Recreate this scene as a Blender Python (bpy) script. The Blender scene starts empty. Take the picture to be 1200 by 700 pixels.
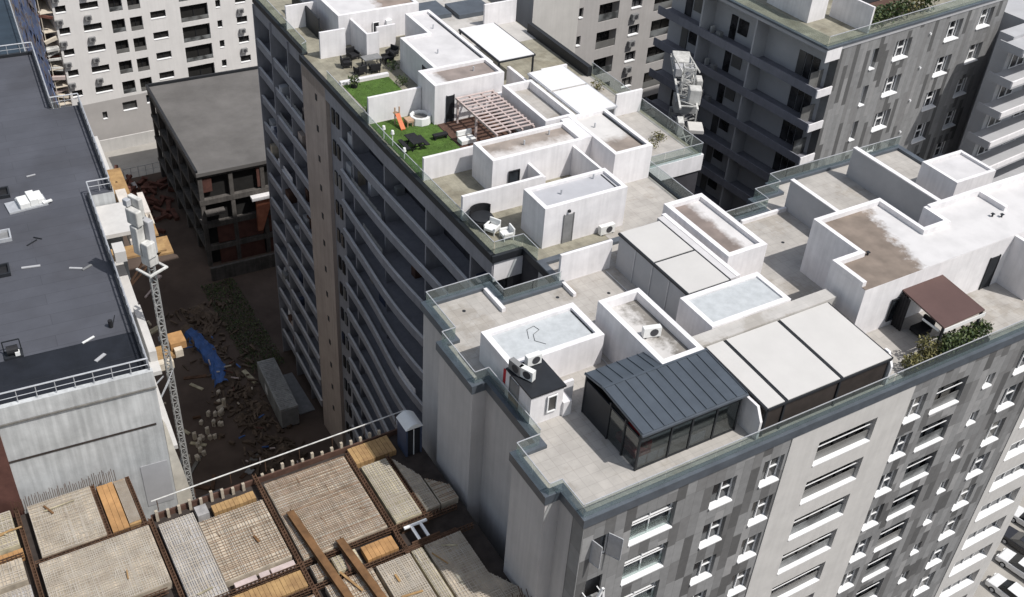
import bpy, bmesh, math, random
from mathutils import Vector, Matrix
random.seed(7)
R = math.radians
S = bpy.context.scene
COL = S.collection
# ------------------------------------------------------------------ camera, light, exposure
YA = 0.575638            # heading between the camera and the street grid the blocks stand on
H = 39.2                 # camera above the roof level of the front block (z = 0); ground is z = -41
GZ = -41.0
def cam_setup():
    pitch, roll = 0.651893, 0.073303
    cp, sp = math.cos(pitch), math.sin(pitch)
    r = Vector((1, 0, 0)); u = Vector((0, sp, cp)); fw = Vector((0, cp, -sp))
    c, s = math.cos(roll), math.sin(roll)
    r2 = c*r + s*u; u2 = -s*r + c*u
    m = Matrix((r2, u2, -fw)).transposed()
    m = Matrix.Rotation(-YA, 3, 'Z') @ m
    cd = bpy.data.cameras.new('camera'); co = bpy.data.objects.new('camera', cd); COL.objects.link(co)
    co.matrix_world = Matrix.Translation((0, 0, H)) @ m.to_4x4()
    cd.sensor_fit = 'HORIZONTAL'; cd.sensor_width = 36; cd.lens = 36*1272.76/1200
    cd.clip_start = 0.5; cd.clip_end = 3000
    S.camera = co
cam_setup()
SUN_EL, SUN_AZ = R(56.5), R(146)
W_ = bpy.data.worlds.new('World'); S.world = W_; W_.use_nodes = True
nt = W_.node_tree; bg = nt.nodes['Background']
sky = nt.nodes.new('ShaderNodeTexSky'); sky.sky_type = 'NISHITA'; sky.sun_disc = False
sky.sun_elevation = SUN_EL; sky.sun_rotation = SUN_AZ; sky.air_density = 1.3; sky.dust_density = 2.0
hs = nt.nodes.new('ShaderNodeHueSaturation'); hs.inputs['Saturation'].default_value = .62; hs.inputs['Value'].default_value = 1.12
nt.links.new(sky.outputs[0], hs.inputs['Color']); nt.links.new(hs.outputs[0], bg.inputs[0]); bg.inputs[1].default_value = 0.1
sl = bpy.data.lights.new('sun', 'SUN'); sl.energy = 3.8; sl.angle = R(0.6); sl.color = (1, .972, .935)
so = bpy.data.objects.new('sun', sl); COL.objects.link(so)
SV = Vector((math.cos(SUN_EL)*math.sin(SUN_AZ), math.cos(SUN_EL)*math.cos(SUN_AZ), math.sin(SUN_EL)))
so.rotation_euler = SV.to_track_quat('Z', 'Y').to_euler(); so.location = SV*150
S.view_settings.view_transform = 'Standard'; S.view_settings.look = 'None'
S.view_settings.exposure = 0.1; S.view_settings.gamma = 1; S.view_settings.use_curve_mapping = False

# ------------------------------------------------------------------ materials
MATS = {}
def _new(name):
    m = bpy.data.materials.new(name); m.use_nodes = True; MATS[name] = m
    n = m.node_tree.nodes; l = m.node_tree.links
    return m, n, l, n['Principled BSDF']
def _set(b, **k):
    for a, v in k.items(): b.inputs[a].default_value = v
def c4(c): return (c[0], c[1], c[2], 1)
def grey(v, t=(1, 1, 1)): return (v*t[0], v*t[1], v*t[2])
def mat(name, col, rough=.8, var=.18, scale=1.5, col2=None, lo=.35, hi=.7, bump=0, bscale=20, metal=0, streak=0, spec=.3):
    """base colour broken up by two noises (and vertical rain streaks)"""
    if name in MATS: return MATS[name]
    m, n, l, b = _new(name)
    _set(b, Roughness=rough, Metallic=metal); b.inputs['Specular IOR Level'].default_value = spec
    tc = n.new('ShaderNodeTexCoord')
    nz = n.new('ShaderNodeTexNoise'); nz.inputs['Scale'].default_value = scale; nz.inputs['Detail'].default_value = 6
    nz.inputs['Roughness'].default_value = .65
    l.new(tc.outputs['Object'], nz.inputs['Vector'])
    rp = n.new('ShaderNodeValToRGB'); l.new(nz.outputs['Fac'], rp.inputs['Fac'])
    rp.color_ramp.elements[0].position = lo; rp.color_ramp.elements[1].position = hi
    d = col2 if col2 else tuple(x*(1-var) for x in col)
    e = col if col2 else tuple(x*(1+var*.5) for x in col)
    rp.color_ramp.elements[0].color = c4(d); rp.color_ramp.elements[1].color = c4(e)
    out = rp.outputs['Color']
    if streak:
        mp = n.new('ShaderNodeMapping'); mp.inputs['Scale'].default_value = (2.2, 2.2, .12)
        l.new(tc.outputs['Object'], mp.inputs['Vector'])
        n2 = n.new('ShaderNodeTexNoise'); n2.inputs['Scale'].default_value = 1.6; n2.inputs['Detail'].default_value = 5
        l.new(mp.outputs[0], n2.inputs['Vector'])
        r2 = n.new('ShaderNodeValToRGB'); l.new(n2.outputs['Fac'], r2.inputs['Fac'])
        r2.color_ramp.elements[0].position = .38; r2.color_ramp.elements[1].position = .62
        r2.color_ramp.elements[0].color = c4(grey(1-streak)); r2.color_ramp.elements[1].color = (1, 1, 1, 1)
        mx = n.new('ShaderNodeMixRGB'); mx.blend_type = 'MULTIPLY'; mx.inputs[0].default_value = 1
        l.new(out, mx.inputs[1]); l.new(r2.outputs[0], mx.inputs[2]); out = mx.outputs[0]
    l.new(out, b.inputs['Base Color'])
    if bump:
        nb = n.new('ShaderNodeTexNoise'); nb.inputs['Scale'].default_value = bscale; nb.inputs['Detail'].default_value = 4
        l.new(tc.outputs['Object'], nb.inputs['Vector'])
        bp = n.new('ShaderNodeBump'); bp.inputs['Strength'].default_value = bump; bp.inputs['Distance'].default_value = .05
        l.new(nb.outputs['Fac'], bp.inputs['Height']); l.new(bp.outputs[0], b.inputs['Normal'])
    return m
def stain(name, col, dirt, pos, width, axis='X', sgn=1, rough=.85, spread=1.2, extra=None):
    """dried silt lying on one side of a flat roof, with a ragged edge (object coords in metres)"""
    m, n, l, b = _new(name); _set(b, Roughness=rough)
    tc = n.new('ShaderNodeTexCoord'); sp = n.new('ShaderNodeSeparateXYZ'); l.new(tc.outputs['Object'], sp.inputs[0])
    nz = n.new('ShaderNodeTexNoise'); nz.inputs['Scale'].default_value = 1.1; nz.inputs['Detail'].default_value = 8; nz.inputs['Roughness'].default_value = .7
    l.new(tc.outputs['Object'], nz.inputs['Vector'])
    ma = n.new('ShaderNodeMath'); ma.operation = 'MULTIPLY_ADD'; ma.inputs[1].default_value = spread*2; l.new(nz.outputs['Fac'], ma.inputs[0]); 
    mb = n.new('ShaderNodeMath'); mb.operation = 'MULTIPLY_ADD'; mb.inputs[1].default_value = sgn; mb.inputs[2].default_value = -sgn*pos-spread
    src = sp.outputs[axis]
    if extra:
        e1 = n.new('ShaderNodeMath'); e1.operation = 'MULTIPLY_ADD'; e1.inputs[1].default_value = extra[1]
        l.new(sp.outputs[extra[0]], e1.inputs[0]); l.new(src, e1.inputs[2]); src = e1.outputs[0]
    l.new(src, mb.inputs[0]); l.new(mb.outputs[0], ma.inputs[2])
    rp = n.new('ShaderNodeMapRange'); rp.inputs['From Min'].default_value = -width; rp.inputs['From Max'].default_value = width
    l.new(ma.outputs[0], rp.inputs['Value'])
    n2 = n.new('ShaderNodeTexNoise'); n2.inputs['Scale'].default_value = .9; n2.inputs['Detail'].default_value = 6; l.new(tc.outputs['Object'], n2.inputs['Vector'])
    r1 = n.new('ShaderNodeValToRGB'); l.new(n2.outputs['Fac'], r1.inputs[0])
    r1.color_ramp.elements[0].position = .3; r1.color_ramp.elements[1].position = .7
    r1.color_ramp.elements[0].color = c4(tuple(x*.72 for x in dirt)); r1.color_ramp.elements[1].color = c4(tuple(x*1.2 for x in dirt))
    r2 = n.new('ShaderNodeValToRGB'); l.new(n2.outputs['Fac'], r2.inputs[0])
    r2.color_ramp.elements[0].position = .3; r2.color_ramp.elements[1].position = .6
    r2.color_ramp.elements[0].color = c4(tuple(x*.88 for x in col)); r2.color_ramp.elements[1].color = c4(col)
    mx = n.new('ShaderNodeMixRGB'); l.new(rp.outputs[0], mx.inputs[0]); l.new(r2.outputs[0], mx.inputs[1]); l.new(r1.outputs[0], mx.inputs[2])
    l.new(mx.outputs[0], b.inputs['Base Color']); return m
def patchwork(name, cols, wx, hz, rough=.7):
    """cladding boards of several greys in a random bond"""
    m, n, l, b = _new(name); _set(b, Roughness=rough)
    tc = n.new('ShaderNodeTexCoord'); sp = n.new('ShaderNodeSeparateXYZ'); l.new(tc.outputs['Object'], sp.inputs[0])
    def M(op, a, bb=None, cc=None):
        k = n.new('ShaderNodeMath'); k.operation = op
        for i, v in enumerate((a, bb, cc)):
            if v is None: continue
            if isinstance(v, (int, float)): k.inputs[i].default_value = v
            else: l.new(v, k.inputs[i])
        return k.outputs[0]
    xi = M('FLOOR', M('DIVIDE', sp.outputs[0], wx))
    w1 = n.new('ShaderNodeTexWhiteNoise'); w1.noise_dimensions = '1D'; l.new(xi, w1.inputs['W'])
    zz = M('DIVIDE', sp.outputs[2], hz); zi = M('FLOOR', M('ADD', zz, M('MULTIPLY', w1.outputs['Value'], 7.3)))
    cb = n.new('ShaderNodeCombineXYZ'); l.new(xi, cb.inputs[0]); l.new(zi, cb.inputs[1])
    w2 = n.new('ShaderNodeTexWhiteNoise'); w2.noise_dimensions = '2D'; l.new(cb.outputs[0], w2.inputs['Vector'])
    rp = n.new('ShaderNodeValToRGB'); rp.color_ramp.interpolation = 'CONSTANT'; l.new(w2.outputs['Value'], rp.inputs[0])
    e = rp.color_ramp.elements; e[0].position = 0; e[0].color = c4(grey(cols[0][1]))
    e[1].position = cols[1][0]; e[1].color = c4(grey(cols[1][1]))
    for p, v in cols[2:]:
        q = e.new(p); q.color = c4(grey(v, (1, .99, .985)))
    jf = M('MINIMUM', M('FRACT', M('DIVIDE', sp.outputs[0], wx)), M('MULTIPLY', M('FRACT', M('ADD', zz, M('MULTIPLY', w1.outputs['Value'], 7.3))), hz/wx))
    jm = M('MULTIPLY_ADD', M('GREATER_THAN', jf, .035), .3, .7)
    jx = n.new('ShaderNodeMixRGB'); jx.blend_type = 'MULTIPLY'; jx.inputs[0].default_value = 1; l.new(rp.outputs[0], jx.inputs[1]); l.new(jm, jx.inputs[2]); rp = jx
    nz = n.new('ShaderNodeTexNoise'); nz.inputs['Scale'].default_value = 3; nz.inputs['Detail'].default_value = 5; l.new(tc.outputs['Object'], nz.inputs['Vector'])
    mr = n.new('ShaderNodeMapRange'); mr.inputs['To Min'].default_value = .8; mr.inputs['To Max'].default_value = 1.2; l.new(nz.outputs['Fac'], mr.inputs['Value'])
    mx = n.new('ShaderNodeMixRGB'); mx.blend_type = 'MULTIPLY'; mx.inputs[0].default_value = 1; l.new(rp.outputs[0], mx.inputs[1]); l.new(mr.outputs[0], mx.inputs[2])
    l.new(mx.outputs[0], b.inputs['Base Color']); return m
def pane_mat(name, col=(.02, .023, .027), rough=.12):
    m, n, l, b = _new(name)
    tc = n.new('ShaderNodeTexCoord'); nz = n.new('ShaderNodeTexNoise'); nz.inputs['Scale'].default_value = .9; l.new(tc.outputs['Object'], nz.inputs['Vector'])
    rp = n.new('ShaderNodeValToRGB'); l.new(nz.outputs['Fac'], rp.inputs[0]); rp.color_ramp.elements[0].position = .4; rp.color_ramp.elements[1].position = .65
    rp.color_ramp.elements[0].color = c4(tuple(x*.4 for x in col)); rp.color_ramp.elements[1].color = c4(tuple(x*1.7 for x in col))
    oi = n.new('ShaderNodeObjectInfo'); cr_ = n.new('ShaderNodeValToRGB'); cr_.color_ramp.interpolation = 'CONSTANT'; l.new(oi.outputs['Random'], cr_.inputs[0])
    e = cr_.color_ramp.elements; e[0].position = 0; e[0].color = (0,0,0,1); e[1].position = .6; e[1].color = (.35,.35,.35,1); q = e.new(.8); q.color = (.8,.8,.8,1)
    mx = n.new('ShaderNodeMixRGB'); l.new(cr_.outputs[0], mx.inputs[0]); l.new(rp.outputs[0], mx.inputs[1]); mx.inputs[2].default_value = (.17,.165,.155,1)
    l.new(mx.outputs[0], b.inputs['Base Color']); _set(b, Roughness=rough); return m
def clear_glass(name, tint=(.84, .88, .87), gloss=.07, haze=.05):
    m, n, l, b = _new(name); n.remove(b)
    t = n.new('ShaderNodeBsdfTransparent'); t.inputs[0].default_value = c4(tint)
    g = n.new('ShaderNodeBsdfGlossy'); g.inputs['Roughness'].default_value = .06; g.inputs[0].default_value = (.9, .95, .95, 1)
    d = n.new('ShaderNodeBsdfDiffuse'); d.inputs[0].default_value = (.5, .56, .55, 1)
    x = n.new('ShaderNodeMixShader'); x.inputs[0].default_value = gloss; l.new(t.outputs[0], x.inputs[1]); l.new(g.outputs[0], x.inputs[2])
    y = n.new('ShaderNodeMixShader'); y.inputs[0].default_value = haze; l.new(x.outputs[0], y.inputs[1]); l.new(d.outputs[0], y.inputs[2])
    l.new(y.outputs[0], n['Material Output'].inputs[0]); return m
def leaf_mat(name, a, b2):
    m, n, l, b = _new(name); _set(b, Roughness=.6)
    oi = n.new('ShaderNodeNewGeometry'); rp = n.new('ShaderNodeValToRGB'); l.new(oi.outputs['Random Per Island'], rp.inputs[0])
    rp.color_ramp.elements[0].color = c4(a); rp.color_ramp.elements[1].color = c4(b2); l.new(rp.outputs[0], b.inputs['Base Color']); return m

M = dict(
 white=mat('white_render', (.76, .74, .745), .85, .12, .6, streak=.08, bump=.12, bscale=30),
 whiteroof=mat('white_roof_paint', (.565,.55,.55), .8, .12, .7),
 paint=mat('white_paint', (.78, .78, .78), .5, .04),
 terrace=mat('terrace_tiles', (.42,.395,.365), .9, .16, .8),
 terrace2=mat('terrace_screed', (.47,.45,.425), .9, .12, .7),
 greenish=mat('weathered_terrace', (.30, .28, .22), .9, .3, .9),
 blue=mat('light_blue_membrane', (.46,.48,.49), .7, .13, 2.2, streak=0),
 greymem=mat('grey_membrane', (.42, .42, .44), .8, .1, .6),
 coping=mat('slate_metal', (.10, .115, .135), .45, .2, 1.2, metal=.2, spec=.5),
 dark=mat('dark_metal', (.022, .024, .028), .5, .2),
 beige=mat('beige_render', (.54,.525,.505), .9, .08, .9, streak=.05),
 sidewall=mat('side_render', (.50,.48,.47), .9, .09, .4, streak=.08),
 dull=mat('grey_render', (.40,.40,.41), .9, .1, .5),
 fabric=mat('awning_fabric', (.52,.505,.485), .9, .05, .5),
 fabricw=mat('white_awning_fabric', (.66,.65,.65), .9, .04, .5),
 seam=mat('slate_roof_sheet', (.10,.118,.14), .42, .2, .6, metal=.4, spec=.5),
 brownpanel=mat('brown_roof_panel', (.105,.062,.055), .55, .12, .6),
 concrete=mat('raw_concrete', (.53,.54,.54), .9, .22, .45, streak=.22, bump=.2, bscale=12),
 concdark=mat('old_concrete', (.20,.19,.175), .95, .3, .5, streak=.2),
 bitumen=mat('grey_bitumen_roof', (.078,.081,.096), .75, .14, .35),
 bitnew=mat('fresh_bitumen', (.015,.017,.023), .6, .35, .8),
 galv=mat('galvanised_steel', (.5, .51, .53), .45, .15, 3, metal=.3),
 brick=mat('red_brick', (.11,.05,.04), .9, .3, 1.2),
 timber=mat('yellow_formwork', (.42, .27, .12), .85, .4, 1.6, col2=(.25, .15, .07)),
 orange=mat('orange_boards', (.42,.235,.10), .85, .3, 1.2),
 ply=mat('weathered_ply', (.46,.395,.31), .9, .45, 1.1, streak=0),
 ply2=mat('grey_ply', (.40,.385,.375), .9, .4, .9),
 ply3=mat('yellowish_ply', (.45,.40,.28), .9, .45, 1.3),
 gband=mat('shaded_band', (.20,.20,.225), .8, .15, .5, streak=.1),
 capc=mat('highlight_cap_grey', (.58,.57,.57), .7, .15, .8),
 plasticd=mat('dirty_white_paint', (.62,.61,.58), .6, .25, 1.2, streak=.2),
 rebar2=mat('rusty_rebar', (.30,.20,.13), .85, .5, 2.0),
 rebar=mat('rebar_steel', (.50,.46,.40), .75, .3, 1.0, col2=(.38, .33, .27)),
 rust=mat('rusty_steel', (.10, .055, .033), .9, .45, 1.5),
 rustl=mat('rusty_brown_steel', (.17, .09, .04), .8, .4, 1.5),
 pit=mat('dark_beam_pit', (.05, .04, .035), .95, .4, 1.2),
 dirt=mat('site_dirt', (.125,.093,.075), 1, .45, .12, col2=(.065, .047, .038), bump=.5, bscale=2),
 asphalt=mat('asphalt', (.055, .055, .058), .9, .3, .4),
 paving=mat('pale_paving', (.36, .34, .31), .9, .15, .4),
 tarp=mat('blue_tarp', (.05, .12, .33), .5, .35, 1.5),
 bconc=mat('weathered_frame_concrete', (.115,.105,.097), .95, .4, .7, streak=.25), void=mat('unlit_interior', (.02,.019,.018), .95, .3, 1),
 debris2=mat('brown_spoil', (.13,.095,.07), 1, .55, 1.2),
 debris=mat('rusty_debris', (.14, .06, .045), .95, .5, 1.4),
 brownstrip=mat('brown_render', (.44,.36,.31), .9, .12, .5, streak=.12),
 bandc=mat('violet_grey_band', (.28,.275,.295), .7, .15, .6, streak=.1),
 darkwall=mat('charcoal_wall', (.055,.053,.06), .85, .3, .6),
 hwall=mat('stone_grey_render', (.44,.42,.405), .9, .07, .6, streak=.05),
 hblank=mat('cream_render', (.56,.54,.51), .9, .08, .5, streak=.05),
 wwall=mat('white_tower_render', (.72,.70,.68), .9, .06, .4, streak=.04),
 wgrey=mat('tower_plinth_render', (.42,.40,.385), .9, .08, .4),
 broof=mat('unfinished_roof_felt', (.135,.128,.123), .95, .22, .25),
 plastic=mat('white_plastic', (.72, .72, .70), .5, .06),
 acgrille=mat('ac_grille', (.06, .06, .065), .6, .2),
 acgrey=mat('grey_ac_case', (.22, .22, .22), .6, .2),
 wood=mat('brown_decking', (.10, .055, .04), .8, .3, 2),
 woodl=mat('pink_brown_timber', (.50,.41,.385), .8, .2, 2),
 furn=mat('black_rattan', (.018, .018, .02), .7, .3, 5),
 red=mat('red_fabric', (.55, .04, .05), .8, .3, 2),
 orangeb=mat('orange_plastic', (.55, .13, .03), .5, .2, 2),
 skin=mat('tan_fabric', (.45, .30, .2), .8, .2, 2),
 bluep=mat('blue_plastic', (.06, .075, .12), .5, .2, 1),
 rubber=mat('tyre_rubber', (.02, .02, .02), .85, .2, 5),
 carw=mat('white_car_paint', (.72, .72, .72), .25, .03, 1, spec=.6),
 carg=mat('dark_car_paint', (.03, .03, .035), .25, .1, 1, spec=.6),
 lattice=mat('grey_lattice_paint', (.34, .34, .33), .6, .25, 2),
 lightblock=mat('pale_timber', (.62, .55, .45), .85, .2, 2),
 container=mat('grey_container', (.34,.34,.33), .6, .25, .6, streak=.25),
 grass=leaf_mat('turf_blades', (.075, .14, .025), (.15, .235, .05)),
 turfbase=mat('turf_mat', (.07,.13,.025), .95, .35, 1.5),
 leaf=leaf_mat('leaves', (.018, .04, .012), (.085, .11, .03)),
 leafy=leaf_mat('olive_leaves', (.06, .06, .02), (.17, .15, .05)),
 bark=mat('bark', (.09, .065, .045), .9, .3, 4),
)
M['clad'] = patchwork('grey_cladding_boards', [(0, .20), (.28, .24), (.5, .175), (.64, .285), (.76, .125), (.88, .095)], .62, 1.75)
M['gclad'] = patchwork('grey_cladding_strips', [(0, .21), (.3, .235), (.5, .19), (.66, .095), (.88, .255)], .5, 3.3)
def felt(name, col):
    m = mat(name, col, .75, .16, .3); n = m.node_tree.nodes; l = m.node_tree.links; b = n['Principled BSDF']
    src = b.inputs['Base Color'].links[0].from_socket
    tc = n.new('ShaderNodeTexCoord'); mp = n.new('ShaderNodeMapping'); mp.inputs['Rotation'].default_value = (0,0,R(4.2)); l.new(tc.outputs['Object'], mp.inputs[0])
    bt = n.new('ShaderNodeTexBrick'); l.new(mp.outputs[0], bt.inputs['Vector']); bt.inputs['Scale'].default_value = 1; bt.inputs['Brick Width'].default_value = 7.5; bt.inputs['Row Height'].default_value = 1.05; bt.inputs['Mortar Size'].default_value = .018
    bt.inputs['Color1'].default_value = (1,1,1,1); bt.inputs['Color2'].default_value = (.9,.9,.9,1); bt.inputs['Mortar'].default_value = (.72,.72,.72,1)
    n2 = n.new('ShaderNodeTexNoise'); n2.inputs['Scale'].default_value = .16; n2.inputs['Detail'].default_value = 3; l.new(tc.outputs['Object'], n2.inputs[0])
    r2 = n.new('ShaderNodeValToRGB'); l.new(n2.outputs['Fac'], r2.inputs[0]); r2.color_ramp.elements[0].position = .42; r2.color_ramp.elements[1].position = .5; r2.color_ramp.elements[0].color = (.88,.87,.86,1); r2.color_ramp.elements[1].color = (1,1,1,1)
    x = n.new('ShaderNodeMixRGB'); x.blend_type = 'MULTIPLY'; x.inputs[0].default_value = 1; l.new(src, x.inputs[1]); l.new(bt.outputs[0], x.inputs[2])
    y = n.new('ShaderNodeMixRGB'); y.blend_type = 'MULTIPLY'; y.inputs[0].default_value = 1; l.new(x.outputs[0], y.inputs[1]); l.new(r2.outputs[0], y.inputs[2]); l.new(y.outputs[0], b.inputs['Base Color']); return m
def tiles(name, w=.6, k=.8):
    m = MATS[name]; n = m.node_tree.nodes; l = m.node_tree.links; b = n['Principled BSDF']; src = b.inputs['Base Color'].links[0].from_socket
    tc = n.new('ShaderNodeTexCoord'); bt = n.new('ShaderNodeTexBrick'); bt.offset = 0; l.new(tc.outputs['Object'], bt.inputs['Vector']); bt.inputs['Scale'].default_value = 1
    bt.inputs['Brick Width'].default_value = w; bt.inputs['Row Height'].default_value = w; bt.inputs['Mortar Size'].default_value = .014
    bt.inputs['Color1'].default_value = (1,1,1,1); bt.inputs['Color2'].default_value = (.93,.93,.93,1); bt.inputs['Mortar'].default_value = (k,k,k,1)
    x = n.new('ShaderNodeMixRGB'); x.blend_type = 'MULTIPLY'; x.inputs[0].default_value = 1; l.new(src, x.inputs[1]); l.new(bt.outputs[0], x.inputs[2])
    n2 = n.new('ShaderNodeTexNoise'); n2.inputs['Scale'].default_value = .35; n2.inputs['Detail'].default_value = 7; n2.inputs['Roughness'].default_value = .7; l.new(tc.outputs['Object'], n2.inputs[0])
    r2 = n.new('ShaderNodeValToRGB'); l.new(n2.outputs['Fac'], r2.inputs[0]); r2.color_ramp.elements[0].position = .4; r2.color_ramp.elements[1].position = .47; r2.color_ramp.elements[0].color = (.86,.84,.81,1); r2.color_ramp.elements[1].color = (1,1,1,1)
    y = n.new('ShaderNodeMixRGB'); y.blend_type = 'MULTIPLY'; y.inputs[0].default_value = 1; l.new(x.outputs[0], y.inputs[1]); l.new(r2.outputs[0], y.inputs[2]); l.new(y.outputs[0], b.inputs['Base Color'])
tiles('terrace_tiles'); tiles('terrace_screed', 1.2, .86); tiles('weathered_terrace', .6, .78)
M['bitumen'] = felt('lapped_bitumen_felt', (.082,.085,.1))
M['pane'] = pane_mat('window_glass')
M['panew'] = pane_mat('dark_window_glass', (.03, .03, .032), .2)
M['paneg'] = pane_mat('frosted_panel', (.12, .125, .125), .35)
M['glass'] = clear_glass('railing_glass')
M['glassd'] = clear_glass('conservatory_glass', (.50, .52, .54), .12, .01)
M['f10roof'] = stain('silt_on_white_roof', (.58, .565, .56), (.20, .16, .13), 4.6, .35, 'X', -1, spread=1.4, extra=('Y', -.28))
M['f7roof'] = stain('silt_strip_on_roof', (.60, .58, .57), (.21, .17, .15), 1.75, .3, 'X', -1, spread=.8)
M['c2roof'] = stain('silt_on_long_roof', (.58, .55, .53), (.27, .23, .20), 1.2, .4, 'Y', 1, spread=1.2)
M['c3roof'] = stain('silt_in_roof_corner', (.58, .56, .54), (.25, .21, .18), 2.2, .5, 'Y', -1, spread=1.2)
M['c4roof'] = stain('grey_silt_roof', (.58, .565, .565), (.24, .20, .18), 1.2, .3, 'X', 1, spread=.8)
M['c6roof'] = stain('silt_far_roof', (.57, .555, .555), (.25, .20, .17), 4.0, .4, 'X', 1, spread=1.2)
M['f4roof'] = stain('dirty_well_roof', (.55, .53, .51), (.20, .185, .165), 1.5, .5, 'X', 1, spread=2.2)

# ------------------------------------------------------------------ mesh helpers
ORG = {}
class MB:
    """collects simple shapes in a frame (origin x, y, heading) and links them as one mesh object"""
    def __init__(s, fr=(0, 0, 0)):
        s.v = []; s.f = []; s.ox, s.oy, a = fr; s.c, s.s = math.cos(a), math.sin(a)
    def T(s, p):
        return (s.ox + s.c*p[0] - s.s*p[1], s.oy + s.s*p[0] + s.c*p[1], p[2])
    def add(s, pts, faces):
        k = len(s.v); s.v += [s.T(p) for p in pts]; s.f += [tuple(i+k for i in f) for f in faces]
    def box(s, x0, x1, y0, y1, z0, z1):
        s.add([(x0,y0,z0),(x1,y0,z0),(x1,y1,z0),(x0,y1,z0),(x0,y0,z1),(x1,y0,z1),(x1,y1,z1),(x0,y1,z1)],
              [(0,3,2,1),(4,5,6,7),(0,1,5,4),(1,2,6,5),(2,3,7,6),(3,0,4,7)]); return s
    def hexa(s, b, t):
        s.add(list(b)+list(t), [(3,2,1,0),(4,5,6,7),(0,1,5,4),(1,2,6,5),(2,3,7,6),(3,0,4,7)]); return s
    def prism(s, poly, z0, z1):
        n = len(poly)
        s.add([(x,y,z0) for x,y in poly]+[(x,y,z1) for x,y in poly],
              [tuple(range(n))[::-1], tuple(range(n,2*n))]+[(i,(i+1)%n,n+(i+1)%n,n+i) for i in range(n)]); return s
    def prof(s, pts, y0, y1):
        """polygon in (x,z) extruded along y"""
        n = len(pts)
        s.add([(x,y0,z) for x,z in pts]+[(x,y1,z) for x,z in pts],
              [tuple(range(n)), tuple(range(n,2*n))[::-1]]+[(i,n+i,n+(i+1)%n,(i+1)%n) for i in range(n)]); return s
    def quad(s, a, b, c, d): s.add([a,b,c,d], [(0,1,2,3)]); return s
    def bar(s, p, q, w, h=None):
        h = h or w; p = Vector(p); q = Vector(q); d = (q-p)
        if d.length < 1e-6: return s
        d.normalize(); up = Vector((0,0,1)) if abs(d.z) < .9 else Vector((0,1,0))
        a = d.cross(up).normalized()*w/2; b = a.cross(d).normalized()*h/2
        s.hexa([tuple(p-a-b),tuple(p+a-b),tuple(p+a+b),tuple(p-a+b)],[tuple(q-a-b),tuple(q+a-b),tuple(q+a+b),tuple(q-a+b)]); return s
    def tube(s, p, q, r, n=8, r2=None):
        r2 = r if r2 is None else r2
        p = Vector(p); q = Vector(q); d = (q-p).normalized(); up = Vector((0,0,1)) if abs(d.z) < .9 else Vector((0,1,0))
        a = d.cross(up).normalized(); b = a.cross(d)
        ring = [a*math.cos(2*math.pi*i/n)+b*math.sin(2*math.pi*i/n) for i in range(n)]
        s.add([tuple(p+x*r) for x in ring]+[tuple(q+x*r2) for x in ring],
              [tuple(range(n)), tuple(range(n,2*n))[::-1]]+[(i,n+i,n+(i+1)%n,(i+1)%n) for i in range(n)]); return s
    def facade(s, x0, x1, z0, z1, ops, depth, y=0.0, gx=None, ends=True):
        """skin with real openings: ops = (xa, xb, za, zb[, depth]); reveals go back into the wall"""
        xs = sorted({x0,x1}|{o[0] for o in ops}|{o[1] for o in ops}); zs = sorted({z0,z1}|{o[2] for o in ops}|{o[3] for o in ops})
        xs = [x for x in xs if x0 <= x <= x1]; zs = [z for z in zs if z0 <= z <= z1]
        for i in range(len(xs)-1):
            xa, xb = xs[i], xs[i+1]; xm = (xa+xb)/2; run = None
            mine = [o for o in ops if o[0] < xm < o[1]]
            for j in range(len(zs)-1):
                zm = (zs[j]+zs[j+1])/2; hole = any(o[2] < zm < o[3] for o in mine)
                if not hole and run is None: run = zs[j]
                if hole and run is not None: s.quad((xa,y,run),(xb,y,run),(xb,y,zs[j]),(xa,y,zs[j])); run = None
            if run is not None: s.quad((xa,y,run),(xb,y,run),(xb,y,z1),(xa,y,z1))
        for o in ops:
            a,b,c,d = o[:4]; e = y+(o[4] if len(o) > 4 else depth)
            s.quad((a,y,c),(a,e,c),(a,e,d),(a,y,d)); s.quad((b,y,c),(b,y,d),(b,e,d),(b,e,c))
            s.quad((a,y,c),(b,y,c),(b,e,c),(a,e,c)); s.quad((a,y,d),(a,e,d),(b,e,d),(b,y,d))
        return s
    def build(s, name, m, parent=None, bevel=0, smooth=False, label=None):
        o3 = ORG.get(parent.name, (0,0,0)) if parent else (0,0,0)
        me = bpy.data.meshes.new(name)
        me.from_pydata([(x-o3[0], y-o3[1], z-o3[2]) for x,y,z in s.v], [], s.f)
        me.materials.append(M[m] if isinstance(m, str) else m)
        bm = bmesh.new(); bm.from_mesh(me); bmesh.ops.recalc_face_normals(bm, faces=bm.faces); bm.to_mesh(me); bm.free()
        if smooth: me.polygons.foreach_set('use_smooth', [True]*len(me.polygons))
        o = bpy.data.objects.new(name, me); COL.objects.link(o)
        if parent: o.parent = parent; ORG[o.name] = o3
        if bevel:
            b = o.modifiers.new('bevel', 'BEVEL'); b.width = bevel; b.segments = 2; b.limit_method = 'ANGLE'
        if label: o['label'] = label
        return o
def thing(name, label, cat, org, group=None, rz=0):
    o = bpy.data.objects.new(name, None); COL.objects.link(o); o.location = org; o.empty_display_size = .3
    o['label'] = label; o['category'] = cat
    if group: o['group'] = group
    ORG[o.name] = tuple(org); return o
def tag(o, label, cat, group=None):
    o['label'] = label; o['category'] = cat
    if group: o['group'] = group
    return o
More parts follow.
